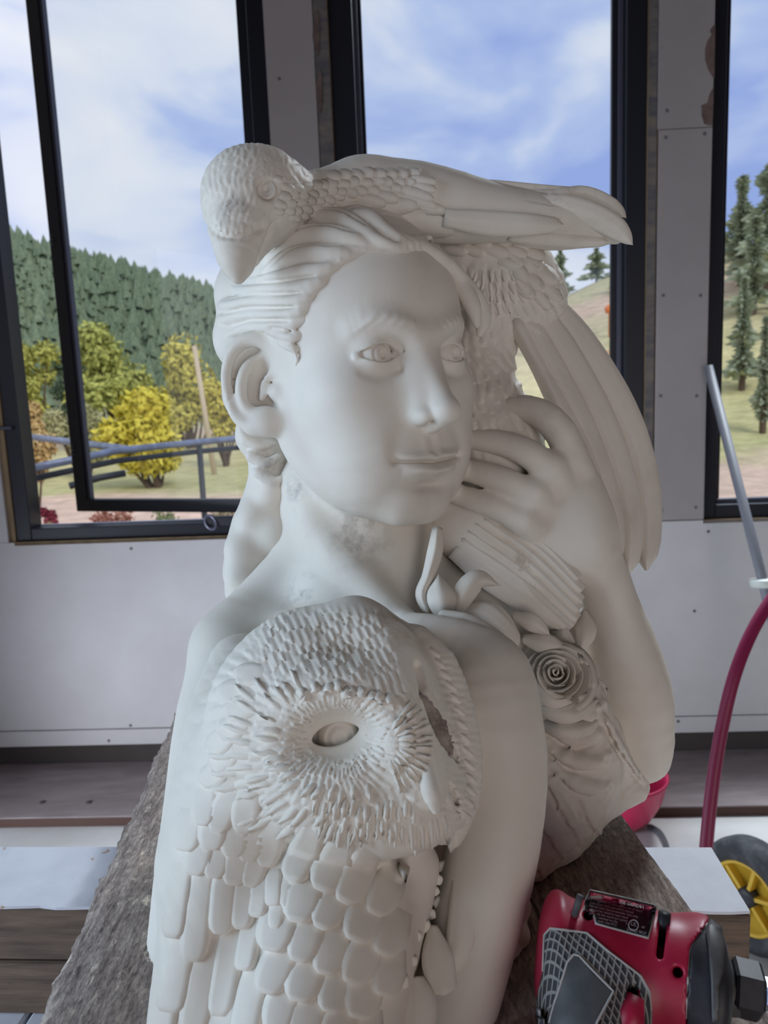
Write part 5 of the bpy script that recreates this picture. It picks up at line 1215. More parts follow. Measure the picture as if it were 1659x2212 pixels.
# soft scales down the near side of the head and shoulder
rows(owl_s, owl, [(500, 1480), (545, 1440), (540, 1500), (505, 1600), (495, 1700), (455, 1690), (455, 1560)], lambda x, y: 178 - (y - 1400) * 0.16, 38, 42, 76, 60, t=0.0002, lift=0.0010, nu=8, nv=7)
rows(owl_s, owl, [(420, 1690), (520, 1690), (560, 1780), (600, 1850), (560, 1900), (440, 1880), (395, 1800)], lambda x, y: 100, 44, 54, 104, 66, t=0.0004, lift=0.0018, nu=9, nv=7)
# wing: long feathers
for b0, t0, w in (((395, 1850), (380, 2030), 46), ((440, 1860), (420, 2080), 56), ((488, 1860), (478, 2020), 52), ((530, 1870), (525, 2010), 48), ((565, 1880), (560, 1985), 40), ((590, 1870), (598, 1960), 34), ((400, 1990), (372, 2190), 60), ((455, 2010), (420, 2230), 66), ((505, 1990), (478, 2200), 56),
                  ((545, 1970), (532, 2100), 42), ((500, 2090), (470, 2290), 70), ((560, 2060), (530, 2250), 56), ((605, 1900), (600, 2010), 30), ((625, 1880), (622, 1960), 26), ((428, 2140), (400, 2330), 70), ((370, 2020), (350, 2290), 56)):
    feather(owl_s, owl, b0, t0, w * 1.15, t=0.0014, lift=0.0026, nu=11, nv=7, shape='long')
# breast: big overlapping scales pointing down left
rows(owl_s, owl, [(640, 1838), (872, 1856), (872, 1930), (840, 2090), (800, 2240), (560, 2290), (590, 2120), (600, 1950)], lambda x, y: 112 + (x - 760) * 0.03, 64, 76, 135, 84, jitter=0.12, t=0.0012, lift=0.0040, nu=10, nv=7)
# ---- crow held by the raised hand: body behind the temple, spread wing, tail below the hand
Cr = SDF(); ct = lambda P4, op='u', k=0.010, n=None: ptube(P4, op, k, n, Cr)
ct([(960, 520, 0.60, 50), (1040, 560, 0.600, 80), (1100, 600, 0.602, 92), (1130, 645, 0.605, 82)], n=8)
ct([(1120, 560, 0.602, 60), (1160, 610, 0.605, 46), (1175, 655, 0.608, 40)], n=6)
ct([(1070, 650, 0.606, 80), (1040, 740, 0.610, 72), (1036, 840, 0.608, 76), (1060, 930, 0.606, 100), (1080, 1030, 0.606, 100), (1050, 1120, 0.604, 84)], n=9)
ct([(1010, 1120, 0.598, 40), (1070, 1190, 0.592, 62), (1140, 1260, 0.588, 66), (1200, 1310, 0.586, 52)], k=0.012, n=8)
ct([(960, 1090, 0.602, 50), (985, 1140, 0.600, 60), (1030, 1180, 0.596, 60)], k=0.012, n=6)
def crow_relief(p):
    x, y = to_px(p); m = np.clip((1000 - y) / 30, 0, 1) * np.clip((y - 560) / 30, 0, 1)
    return (-0.0032 * scales((y - 500 + 0.3 * x) / 36 + 0.3 * np.sin(x / 17), (x - 0.25 * y) / 22 + 0.3 * np.sin(y / 19), 4.0) * m).astype(np.float32)
cl, ch = np.array([C(880, 0, .62)[0], C(0, 460, .60)[1], 0.535]), np.array([C(1250, 0, .64)[0], C(0, 1390, .60)[1], 0.67])
Cr.fn(crow_relief, cl, ch, 'd')
crow, crow_s = carve(Cr, cl, ch, 0.0014, 'crow', M_marble, statue, clip=False); crow['label'] = 'marble crow held by the raised hand, wing hanging at the right'
rows(crow_s, crow, [(945, 500), (1120, 500), (1175, 540), (1165, 590), (1100, 570), (1010, 555), (960, 540)], lambda x, y: 14 + (x - 960) * 0.06, 26, 40, 62, 28, t=0.0014, lift=0.0018, nu=8)
rows(crow_s, crow, [(1095, 555), (1170, 560), (1205, 620), (1205, 655), (1150, 640), (1110, 610)], lambda x, y: 50, 28, 34, 56, 30, t=0.0014, lift=0.0018, nu=8)
for i in range(26):
    x = 1030 + (i % 7) * 14 + rf.uniform(-4, 4); y = 575 + (i // 7) * 24 + rf.uniform(-5, 5); feather(crow_s, crow, (x, y), (x - 6 + (i % 7) * 4, y + 34), 13, shape='strand', nu=6, nv=4, t=0.0012, lift=0.0010)
# wing quills
WQ = [([(1175, 655, .604), (1245, 740, .608), (1325, 870, .612), (1372, 985, .614), (1392, 1100, .614), (1396, 1232, .612)], [66, 80, 84, 78, 72, 52]),
      ([(1150, 668, .598), (1212, 760, .602), (1282, 890, .606), (1330, 1010, .608), (1355, 1120, .608), (1358, 1240, .606)], [62, 74, 78, 72, 66, 50]),
      ([(1128, 680, .592), (1180, 775, .596), (1240, 890, .600), (1290, 1010, .602), (1318, 1120, .602), (1322, 1235, .600)], [54, 60, 64, 62, 60, 46]),
      ([(1112, 690, .588), (1160, 780, .592), (1205, 870, .594), (1255, 970, .597), (1290, 1080, .598), (1296, 1190, .598)], [44, 40, 46, 52, 52, 40])]
for path, wd_ in WQ: put('wing_quill', slab_feather(path, wd_, 0.015, ridge=0.16), M_marble, crow)
for path, wd_ in (([(1085, 668, .590), (1140, 660, .590), (1195, 668, .592), (1218, 665, .596)], [40, 50, 44, 16]), ([(1090, 690, .588), (1130, 700, .587), (1170, 718, .588)], [36, 38, 22]), ([(1150, 610, .598), (1190, 640, .598), (1214, 668, .600)], [30, 36, 18])):
    put('covert', slab_feather(path, wd_, 0.006), M_marble, crow)
# tail feathers, ribbed
for i, (b0, t0, w) in enumerate((((1000, 1165), (1238, 1352), 26), ((1012, 1148), (1246, 1338), 26), ((1028, 1132), (1250, 1318), 26), ((1048, 1122), (1254, 1298), 26), ((1072, 1118), (1256, 1276), 26), ((1100, 1124), (1248, 1250), 24))):
    d0, d1 = 0.578 - i * 0.0005, 0.560 + i * 0.0012; mid = ((b0[0] + t0[0]) / 2 + 6, (b0[1] + t0[1]) / 2 - 8)
    put('tail_feather', slab_feather([(b0[0], b0[1], d0), (mid[0], mid[1], (d0 + d1) / 2), (t0[0], t0[1], d1)], [w * 1.1, w * 1.15, w * 1.05], 0.0055, ridge=0.5, tipround=False), M_marble, crow)
put('tail_feather', slab_feather([(985, 1185, .580), (1060, 1250, .573), (1150, 1310, .566), (1222, 1356, .562)], [50, 54, 46, 26], 0.005), M_marble, crow)
# ---- flower mass at the foot of the raised arm: stone core, roses, leaves
Ba = SDF(); bt = lambda P4, op='u', k=0.010, n=None: ptube(P4, op, k, n, Ba)
bt([(1190, 1440, 0.575, 70), (1225, 1540, 0.575, 92), (1240, 1640, 0.578, 104), (1225, 1720, 0.578, 92), (1190, 1785, 0.572, 80)], k=0.014, n=8)
bt([(1290, 1580, 0.590, 46), (1330, 1655, 0.598, 42), (1366, 1694, 0.604, 32)], k=0.014, n=6)
bt([(1150, 1480, 0.560, 30), (1180, 1640, 0.555, 50), (1168, 1780, 0.550, 50), (1142, 1868, 0.540, 30)], k=0.012, n=6)
bt([(1352, 1696, 0.606, 40), (1268, 1742, 0.588, 50), (1195, 1798, 0.570, 50), (1150, 1852, 0.548, 44)], k=0.010, n=6)
def ridge_on(pts, k=0.0016, n=9, up=0.35):
    """raised fold: (px, py, radius px) laid on the core as carved so far"""
    q = []
    for x, y, r in pts:
        d = sdf_depth(Ba, x, y) or 0.57; q.append((x, y, d + px2m(r, d) * up, r))
    bt(q, k=k, n=n)
grooves = []
for pts in ([(1165, 1520, 12), (1215, 1548, 22), (1270, 1545, 22), (1300, 1520, 12)], [(1172, 1570, 12), (1225, 1592, 24), (1280, 1588, 20), (1306, 1570, 10)], [(1172, 1610, 12), (1225, 1640, 25), (1285, 1645, 20), (1312, 1630, 10)],
            [(1185, 1655, 12), (1240, 1690, 26), (1295, 1700, 18), (1320, 1690, 8)], [(1290, 1530, 10), (1318, 1585, 16), (1350, 1640, 15), (1388, 1690, 8)], [(1305, 1560, 9), (1335, 1615, 13), (1372, 1672, 9)], [(1180, 1690, 10), (1205, 1740, 19), (1235, 1790, 18), (1245, 1828, 8)],
            [(1150, 1660, 9), (1162, 1710, 17), (1152, 1765, 12)], [(1145, 1745, 9), (1180, 1800, 20), (1208, 1850, 12)], [(1250, 1725, 9), (1268, 1770, 15), (1292, 1798, 9)], [(1130, 1790, 9), (1150, 1845, 17), (1165, 1892, 9)], [(1200, 1850, 9), (1228, 1828, 14), (1262, 1808, 9)]):
    ridge_on(pts); grooves.append(pts)
for pts in grooves:      # undercut below every fold
    q = [(x + 0.25 * r, y + r * 0.98) for x, y, r in smooth_curve(pts, 9)]
    Ba.tube([C(x, y, (sdf_depth(Ba, x, y) or 0.57) + 0.0005) for x, y in q], 0.0017, 's', 0.0012)
# rough lumps along the forearm
for q in ((1112, 1905, 0.500, 26), (1118, 1960, 0.492, 30), (1112, 2020, 0.480, 34), (1100, 2075, 0.470, 32), (1085, 2125, 0.458, 24), (1130, 1870, 0.512, 26)): Ba.ball(C(*q[:3]), px2m(q[3], q[2]), 'u', 0.004)
def base_relief(p): return (0.0006 * np.sin(p[:, 0] * 420 + 2 * np.sin(p[:, 1] * 300)) * np.sin(p[:, 1] * 380 + p[:, 2] * 350)).astype(np.float32)
al, ah = np.array([C(1040, 0, .53)[0], C(0, 1360, .58)[1], 0.43]), np.array([C(1430, 0, .62)[0], C(0, 2200, .48)[1], 0.68])
Ba.fn(base_relief, al, ah, 'd')
stonebase, base_s = carve(Ba, al, ah, 0.0017, 'flower_mass', M_marble, statue); stonebase['label'] = 'mass of carved roses, folds and leaves at the lower right'
print('base', len(base_s.v), _t.time() - _t0)
def rose(c, axis, R, rings, parent, seed=1):
    """layered rose: curved petals in rings round an axis (frame coords)"""
    r_ = random.Random(seed); a = np.asarray(axis, float); a /= np.linalg.norm(a); u = np.cross(a, (0.2, 0.9, 0.1)); u /= np.linalg.norm(u); w = np.cross(a, u)
    rt_ = None
    for k, (rr, npet, hgt, flare) in enumerate(rings):
        for i in range(npet):
            a0 = 2 * math.pi * (i + 0.37 * k) / npet + r_.uniform(-.15, .15); span = 2 * math.pi / npet * 1.35; V = []; nu, nv = 9, 5
            for s_ in (0, 1):
                for iu in range(nu):
                    q = -1 + 2 * iu / (nu - 1); an = a0 + q * span / 2; sp = 0.12 * q
                    for iv in range(nv):
                        v = iv / (nv - 1); top = hgt * (1 - 0.35 * q * q)
                        rad = R * (rr * (0.72 + 0.28 * v) + flare * v * v + sp * 0.2) - s_ * R * 0.055 * (1 - 0.3 * v)
                        z = R * (-0.35 + (top + 0.35) * v - 0.16 * flare * (v ** 4) * 3) - s_ * R * 0.02
                        V.append(np.asarray(c) + (u * math.cos(an) + w * math.sin(an)) * rad + a * z)
            n = nu * nv; Fc = []
            for iu in range(nu - 1):
                for iv in range(nv - 1):
                    o = iu * nv + iv; Fc += [(o, o + nv, o + nv + 1, o + 1), (n + o, n + o + 1, n + o + nv + 1, n + o + nv)]
            ed = [iu * nv + nv - 1 for iu in range(nu)]; Fc += [(ed[i], ed[i + 1], n + ed[i + 1], n + ed[i]) for i in range(nu - 1)]
            for iu in (0, nu - 1): Fc += [(iu * nv + iv, iu * nv + iv + 1, n + iu * nv + iv + 1, n + iu * nv + iv) for iv in range(nv - 1)]
            o = mesh_obj('petal', c2w(np.array(V)), Fc, M_marble, parent, True)
            bm = bmesh.new(); bm.from_mesh(o.data); bmesh.ops.recalc_face_normals(bm, faces=bm.faces); bm.to_mesh(o.data); bm.free()
def rose_root(name, c, R, axis, lab):
    core = SDF(); core.ball(np.asarray(c) - R * 0.45 * np.asarray(axis) / np.linalg.norm(axis), R * 0.60, 'u', 0.002); o, _ = carve(core, np.asarray(c) - R, np.asarray(c) + R, R / 7, name, M_marble, statue, clip=False); o['label'] = lab; return o
RINGS = [(0.09, 2, 0.66, 0.01), (0.20, 3, 0.62, 0.03), (0.33, 3, 0.56, 0.06), (0.47, 4, 0.46, 0.09), (0.62, 5, 0.34, 0.13), (0.78, 5, 0.18, 0.18), (0.92, 6, 0.00, 0.24)]
c = C(1203, 1462, 0.545); rose('x', 0, 0, [], None) if False else None
ro1 = rose_root('rose', c, px2m(74, .545), (-.25, -.45, -.85), 'open marble rose beside the raised forearm'); rose(c, (-.25, -.45, -.85), px2m(74, .545), RINGS, ro1, 4)
c = C(1285, 1722, 0.570); ro2 = rose_root('rose', c, px2m(42, .57), (.1, -.3, -.9), 'smaller marble rose low on the stone base'); rose(c, (.1, -.3, -.9), px2m(42, .57), RINGS[:6], ro2, 5)
c = C(1262, 1448, 0.575); ro3 = rose_root('rose_bud', c, px2m(32, .575), (.1, -.5, -.8), 'small marble rosebud against the raised forearm'); rose(c, (.1, -.5, -.8), px2m(32, .575), RINGS[:5], ro3, 6)
c = C(1282, 1500, 0.580); ro4 = rose_root('rose_bud', c, px2m(36, .58), (.1, -.4, -.8), 'rosebud below the small bud'); rose(c, (.1, -.4, -.8), px2m(36, .58), RINGS[1:6], ro4, 7)
# outer petals under the big rose
for path, wd_ in (([(1150, 1500, .552), (1190, 1535, .536), (1240, 1540, .535), (1290, 1512, .552)], [26, 40, 40, 22]), ([(1150, 1440, .556), (1158, 1480, .545), (1190, 1512, .535), (1235, 1516, .536)], [22, 34, 36, 22]),
                  ([(1165, 1560, .548), (1210, 1578, .532), (1262, 1572, .538), (1300, 1550, .556)], [22, 36, 36, 18])):
    put('petal', slab_feather(path, wd_, 0.005), M_marble, ro1)
# leaves and lily petals at the throat
for nm, path, wd_, th in (('ribbon', [(945, 1140, .545), (940, 1190, .540), (925, 1245, .535), (912, 1285, .532), (925, 1325, .530)], [22, 34, 28, 30, 18], 0.008),
                      ('lily_petal', [(962, 1342, .525), (955, 1300, .522), (950, 1272, .528), (948, 1248, .538)], [30, 62, 52, 10], 0.009), ('lily_petal', [(975, 1335, .530), (1000, 1285, .528), (1032, 1252, .534), (1074, 1262, .545)], [34, 50, 44, 8], 0.008),
                      ('leaf', [(1000, 1318, .536), (1045, 1325, .530), (1085, 1358, .526), (1118, 1398, .524)], [30, 52, 50, 30], 0.007), ('leaf', [(1030, 1300, .545), (1075, 1330, .540), (1120, 1385, .538)], [30, 40, 22], 0.006),
                      ('leaf', [(1110, 1330, .556), (1150, 1345, .548), (1185, 1368, .550)], [18, 40, 14], 0.006), ('leaf', [(1262, 1322, .590), (1264, 1362, .578), (1252, 1412, .572)], [16, 48, 12], 0.006), ('leaf', [(1130, 1380, .560), (1180, 1392, .552), (1222, 1400, .556)], [20, 46, 14], 0.006),
                      ('leaf', [(1215, 1345, .575), (1220, 1380, .568), (1245, 1425, .562)], [14, 34, 20], 0.006), ('leaf', [(990, 1880, .436), (1000, 1960, .424), (992, 2040, .416), (962, 2110, .412)], [24, 58, 60, 20], 0.004), ('leaf', [(935, 2000, .420), (945, 2070, .410), (960, 2150, .402)], [20, 70, 60], 0.004),
                      ('leaf', [(900, 2110, .405), (905, 2170, .398), (890, 2260, .39)], [30, 80, 70], 0.006)):
    put(nm, slab_feather(path, wd_, th), M_marble, statue)
# tiny blossoms in the cleft between owl and forearm
for i, (x, y, r) in enumerate(((958, 1872, 15), (945, 1900, 13), (948, 1950, 15), (930, 1975, 13), (918, 2000, 15), (902, 2022, 12), (912, 2055, 13), (890, 2075, 14), (868, 2120, 18), (940, 1925, 11))):
    d = min(owl_s.depth(x, y, 0.45), woman_s.depth(x, y, 0.45)) + 0.002; Bb = SDF()
    for k in range(5):
        a = 1.257 * k + i; Bb.ball(C(x + 0.55 * r * math.cos(a), y + 0.55 * r * math.sin(a), d), px2m(r * 0.5, d), 'u', 0.0008)
    cc = C(x, y, d); bo, _ = carve(Bb, cc - 0.010, cc + 0.010, 0.0009, 'blossom', M_marble, statue, clip=False)
# ================================================================== tools and things around
from mathutils.geometry import delaunay_2d_cdt
def patch_on(sol, poly, t=0.0008, step=7.0, sink=0.0008):
    """raised patch with a pixel outline, laid over a carved solid; returns frame coords, faces"""
    B_ = []
    for i in range(len(poly)):
        a, b = np.array(poly[i], float), np.array(poly[(i + 1) % len(poly)], float); n = max(1, int(np.linalg.norm(b - a) / step)); B_ += [a + (b - a) * k / n for k in range(n)]
    nb = len(B_); xs = [p[0] for p in B_]; ys = [p[1] for p in B_]; inner = []
    A = np.array(B_); A2 = np.roll(A, -1, 0)
    y = min(ys) + step / 2
    while y < max(ys):
        x = min(xs) + step / 2
        while x < max(xs):
            cr_ = ((A[:, 1] > y) != (A2[:, 1] > y)) & (x < (A2[:, 0] - A[:, 0]) * (y - A[:, 1]) / (A2[:, 1] - A[:, 1] + 1e-9) + A[:, 0])
            if cr_.sum() % 2 and np.hypot(A[:, 0] - x, A[:, 1] - y).min() > step * 0.6: inner.append(np.array([x, y]))
            x += step
        y += step
    pts = B_ + inner
    r = delaunay_2d_cdt([Vector((p[0], p[1])) for p in pts], [(i, (i + 1) % nb) for i in range(nb)], [], 1, 1e-4)
    vs2, tri = r[0], r[2]; V = []; low = []; last = None
    for v in vs2:
        h = sol.hit(v.x, v.y)
        if h is None: h = last if last is not None else (C(v.x, v.y, 0.4), np.array([0, 0, -1.0])); h = (C(v.x, v.y, h[0][2]), h[1])
        last = h; V.append(h[0] + h[1] * t); low.append(h[0] - h[1] * sink)
    n = len(V); Fc = [tuple(q) for q in tri]
    orig = r[3]; bidx = [None] * nb
    for i, o in enumerate(orig):
        for k in o:
            if k < nb: bidx[k] = i
    bi = [b for b in bidx if b is not None]; V2 = V + [low[i] for i in bi]; m = len(bi)
    Fc += [(bi[k], bi[(k + 1) % m], n + (k + 1) % m, n + k) for k in range(m)]
    return np.array(V2), Fc
def put_n(name, vf, mat, parent, smooth=False):
    o = mesh_obj(name, c2w(vf[0]), vf[1], mat, parent, smooth); bm = bmesh.new(); bm.from_mesh(o.data); bmesh.ops.recalc_face_normals(bm, faces=bm.faces); bm.to_mesh(o.data); bm.free(); return o

M_red = material('red_plastic', srgb(172, 26, 62), 0.42, srgb(184, 46, 78), (30, 30, 30), 1.2, 4, 0.4, 0.7, stain=srgb(196, 140, 150), stain_scale=55, stain_lo=0.66, stain_hi=0.78, bump=0.1, bscale=300, bdist=0.0004)
M_blk = material('black_plastic', srgb(36, 36, 42), 0.5, srgb(60, 60, 66), (40, 40, 40), 1.3, 4, 0.45, 0.75)
M_gryp = material('grey_nose_plastic', srgb(94, 92, 92), 0.5, srgb(66, 64, 66), (30, 30, 30), 1.2)
M_panel = material('dark_grip_panel', srgb(66, 68, 72), 0.55, srgb(88, 88, 90), (30, 30, 30), 1.5)
M_line = material('pale_grip_line', srgb(176, 172, 170), 0.6)
M_ink = material('label_print', srgb(190, 188, 190), 0.5)
M_label = material('black_label', srgb(24, 24, 28), 0.35)
M_labr = material('label_red_band', srgb(168, 40, 74), 0.35)
M_grip = bpy.data.materials.new('textured_rubber_grip'); M_grip.use_nodes = True; t = M_grip.node_tree; b = t.nodes['Principled BSDF']; b.inputs['Roughness'].default_value = 0.7
co = t.nodes.new('ShaderNodeTexCoord'); wv = []
for rz in (0.55, -0.75):
    mpn = t.nodes.new('ShaderNodeMapping'); mpn.inputs['Rotation'].default_value = (0, 0, rz); t.links.new(co.outputs['Object'], mpn.inputs['Vector'])
    w_ = NT(t, 'ShaderNodeTexWave', Scale=105.0, Distortion=0.0); t.links.new(mpn.outputs[0], w_.inputs['Vector']); wv.append(w_)
mxm = NT(t, 'ShaderNodeMath', operation='MAXIMUM'); t.links.new(wv[0].outputs['Fac'], mxm.inputs[0]); t.links.new(wv[1].outputs['Fac'], mxm.inputs[1])
rg = ramp(t, [(0.80, srgb(58, 58, 62)), (0.93, srgb(150, 148, 146))]); t.links.new(mxm.outputs[0], rg.inputs['Fac']); t.links.new(rg.outputs[0], b.inputs['Base Color'])
bpn = NT(t, 'ShaderNodeBump', Strength=0.6, Distance=0.001); t.links.new(mxm.outputs[0], bpn.inputs['Height']); t.links.new(bpn.outputs[0], b.inputs['Normal'])

gb = on_level(1350, 2290, ZP)
gr_root = empty('die_grinder', tuple(gb)); tag(gr_root, 'red and grey cordless die grinder lying on the brown plank', 'power tool')
G = SDF(); gA, gB = C(1205, 2062, .418), C(1512, 2124, .404)
G.tube([gA, gB], [0.0285, 0.0315], k=0.004); G.ell(C(1182, 2050, .420), (0.013, 0.031, 0.031), np.array([[0.97, 0.2, -0.1], [-0.2, 0.97, 0], [0.1, 0, 0.99]]), k=0.006)
G.ell(C(1500, 2128, .404), (0.018, 0.0335, 0.0335), np.array([[0.97, 0.22, -0.05], [-0.22, 0.97, 0], [0.05, 0, 0.99]]), k=0.006)
G.tube([C(1285, 2110, .402), C(1272, 2230, .384), C(1255, 2380, .372)], [0.024, 0.0225, 0.023], k=0.012)
gax = (gB - gA) / np.linalg.norm(gB - gA); gend = C(1556, 2130, .402)
G.fn(lambda p: -((p - gend.astype(np.float32)) @ gax.astype(np.float32)), gl0 := C(1540, 1900, .40) - 0.06, C(1700, 2400, .40) + 0.08, 's', 0.008)
gst = C(1160, 2048, .42)
G.fn(lambda p: ((p - gst.astype(np.float32)) @ gax.astype(np.float32)), C(1040, 1850, .40) - 0.08, C(1200, 2300, .42) + 0.06, 's', 0.014)
# holes and vents
for x, y, r, dpt in ((1271, 1979, 11, .010), (1464, 2102, 11, .012), (1365, 2141, 13, .010)):
    d = sdf_depth(G, x, y) or .39; G.tube([C(x, y - r * .5, d - .004), C(x, y + r * .5, d + dpt)], px2m(r, d), 's', 0.001)
for (x0, y0), (x1, y1), r in (((1254, 1934), (1241, 1978), 4.5), ((1436, 1972), (1425, 2064), 8.0)):
    for k in np.linspace(0, 1, 9):
        x, y = x0 + (x1 - x0) * k, y0 + (y1 - y0) * k; d = sdf_depth(G, x, y) or .39
        G.tube([C(x, y, d - .003), C(x, y, d + .010)], px2m(r, d), 's', 0.0006)
def grinder_cut(p): return np.maximum(0, 0) + (plane_fn(p))
gl_, gh_ = np.array([C(1100, 0, .45)[0], C(0, 1870, .42)[1], 0.335]), np.array([C(1600, 0, .42)[0], C(0, 2400, .38)[1], 0.465])
def nose_side(p):      # positive on the nose (right) side of the parting line
    x = p[:, 0] / p[:, 2] * F + CX; y = p[:, 1] / p[:, 2] * F + CY
    ln = np.interp(y, [1900, 1994, 2046, 2130, 2212, 2400], [1548, 1529, 1490, 1484, 1482, 1478]); return ((x - ln) / F * 0.4).astype(np.float32)
G2 = SDF(); G2.ops = list(G.ops); G.fn(nose_side, gl_, gh_, 'x'); G2.fn(lambda p: -nose_side(p) + 0.0004, gl_, gh_, 'x')
hs, hs_s = carve(G, gl_, gh_, 0.0010, 'housing', M_red, gr_root); hs['label'] = 'dusty red plastic motor housing'
ns_, ns_s = carve(G2, gl_, gh_, 0.0012, 'nose_cap', M_blk, gr_root); ns_['label'] = 'black nose cap'
both_s = merge_solids([hs_s, ns_s])
# dark inserts behind the vents; the black one stands in for slot shadow
for (x0, y0), (x1, y1), w, mt in (((1254, 1934), (1241, 1978), 8, M_panel), ((1436, 1972), (1425, 2064), 14, M_blk)):
    d = .405; MB().tube([P(x0, y0, d), P((x0 + x1) / 2, (y0 + y1) / 2, d), P(x1, y1, d)], px2m(w, d), 8).build('vent', mt, gr_root, True)
# grey ring at the right of the nose, spindle, collet, bit
put_n('nose_ring', patch_on(ns_s, [(1534, 1992), (1556, 2004), (1562, 2040), (1560, 2100), (1552, 2130), (1552, 2205), (1538, 2205), (1536, 2120), (1530, 2040), (1524, 2012)], t=0.0012), M_gryp, gr_root, True)
def gx(px, py, d): return P(px, py, d)
sp0, sp1 = gx(1545, 2135, .402), gx(1590, 2137, .399); MB().tube([sp0, sp1], 0.0125, 20).build('spindle', M_gryp, gr_root, True)
cl0, cl1 = gx(1580, 2128, .399), gx(1636, 2142, .396); ca = cl1 - cl0; ca /= np.linalg.norm(ca)
MB().lathe(cl0, ca, [(0, 0.006), (0, 0.0128), (0.0015, 0.0140), (0.0125, 0.0140), (0.0140, 0.0128), (0.0140, 0.004)], 6).build('collet_nut', M_blk, gr_root)
MB().lathe(cl1, ca, [(-0.004, 0.003), (0.003, 0.003), (0.003, 0.0078), (0.0115, 0.0078), (0.013, 0.0066), (0.013, 0.003), (0.04, 0.003), (0.042, 0.0015)], 6).build('grinding_bit', material('chrome_bit', srgb(190, 205, 220), 0.18, metallic=1.0), gr_root)
# grip overmould, smooth panel with pale outline, red trigger guard
put_n('grip', patch_on(hs_s, [(1192, 2006), (1230, 2012), (1268, 2017), (1315, 2056), (1384, 2106), (1403, 2140), (1407, 2190), (1398, 2290), (1172, 2290), (1163, 2160), (1177, 2099), (1179, 2021)], t=0.0014), M_grip, gr_root, True)['label'] = 'grey textured rubber grip'
pn = patch_on(hs_s, [(1226, 2078), (1240, 2062), (1252, 2066), (1322, 2142), (1290, 2205), (1262, 2290), (1170, 2290), (1196, 2190)], t=0.0026); put_n('grip_panel', pn, M_panel, gr_root, True)
def outline(poly, r, t_, name, mat):
    pts = []
    for i in range(len(poly) - 1):
        a, b = poly[i], poly[i + 1]; n = max(2, int(math.hypot(b[0] - a[0], b[1] - a[1]) / 10))
        for k in range(n):
            x, y = a[0] + (b[0] - a[0]) * k / n, a[1] + (b[1] - a[1]) * k / n; h = both_s.hit(x, y)
            if h: pts.append(c2w(h[0] + h[1] * t_))
    MB().tube(pts, r, 6).build(name, mat, gr_root, True)
outline([(1196, 2212), (1226, 2080), (1240, 2064), (1252, 2067), (1321, 2142), (1288, 2210), (1262, 2285)], 0.0006, 0.0026, 'panel_line', M_line)
outline([(1178, 2099), (1181, 2022), (1193, 2008), (1268, 2019), (1314, 2058), (1382, 2108), (1401, 2141), (1405, 2190)], 0.0006, 0.0015, 'grip_line', M_line)
outline([(1529, 1996), (1492, 2046), (1486, 2130), (1484, 2210)], 0.0005, 0.0004, 'nose_line', M_line)
MB().tube([P(1372, 2152, .378), P(1362, 2190, .374), P(1350, 2240, .372)], [0.0045, 0.0070, 0.0075], 12).build('trigger_guard', M_red, gr_root, True)
# label with its printed lines
LB = [(1276, 1925), (1346, 1941), (1417, 1958), (1408, 1992), (1399, 2025), (1340, 2009), (1288, 1994), (1286, 1982), (1278, 1974), (1262, 1968), (1267, 1945)]
put_n('label_edge', patch_on(hs_s, [(1274, 1922), (1346, 1938), (1420, 1956), (1411, 1992), (1401, 2029), (1340, 2012), (1285, 1997), (1283, 1984), (1276, 1977), (1258, 1970), (1264, 1943)], t=0.0003), M_line, gr_root, True)
put_n('label', patch_on(hs_s, LB, t=0.0005), M_label, gr_root, True)
put_n('label_band', patch_on(hs_s, [(1277, 1927), (1346, 1943), (1415, 1960), (1412, 1971), (1342, 1954), (1274, 1938)], t=0.0007), M_labr, gr_root, True)
def print_text(txt, x0, y0, size, ang=13.2, t_=0.0014, name='lettering'):
    cu = bpy.data.curves.new('tmp', 'FONT'); cu.body = txt; cu.size = 1.0; o = bpy.data.objects.new('tmp', cu); COL.objects.link(o)
    dg = bpy.context.evaluated_depsgraph_get(); me = o.evaluated_get(dg).to_mesh(); a = math.radians(ang); V = []
    for v in me.vertices:
        x = x0 + size * (v.co.x * math.cos(a) + v.co.y * math.sin(a)); y = y0 + size * (v.co.x * math.sin(a) - v.co.y * math.cos(a)); h = hs_s.hit(x, y)
        V.append(h[0] + h[1] * t_ if h else C(x, y, .39))
    Fc = [tuple(p.vertices) for p in me.polygons]; o.evaluated_get(dg).to_mesh_clear(); bpy.data.objects.remove(o); bpy.data.curves.remove(cu)
    if Fc: mesh_obj(name, c2w(np.array(V)), Fc, M_ink, gr_root, False)
print_text('DIE GRINDER', 1338, 1951, 9, 13.5, 0.0019)
for i, (tx, x, s) in enumerate((('WARNING To reduce the risk of injury', 1276, 7.6), ("user must read operator's manual.", 1274, 7.6), ('Always wear eye protection. Use only', 1272, 7.6), ('accessories rated at least equal', 1270, 7.6), ('to the maximum speed', 1290, 7.6), ('marked on the', 1292, 7.6), ('tool. Use M12', 1291, 7.6))):
    print_text(tx, x, 1951 + i * 7.0 + (x - 1276) * 0.23, 7.0, 13.2, 0.0016)
print_text('c', 1350, 2001, 9); print_text('us', 1384, 2008, 9); print_text('UL', 1361, 2003, 11); print_text('LISTED 9K27', 1352, 2013, 8.0)
pts = []
for k in range(25):
    a = 2 * math.pi * k / 24; h = hs_s.hit(1368 + 10.5 * math.cos(a), 2001 + 11 * math.sin(a))
    if h: pts.append(c2w(h[0] + h[1] * 0.0008))
MB().tube(pts, 0.0003, 5, False).build('certification_ring', M_ink, gr_root, True)

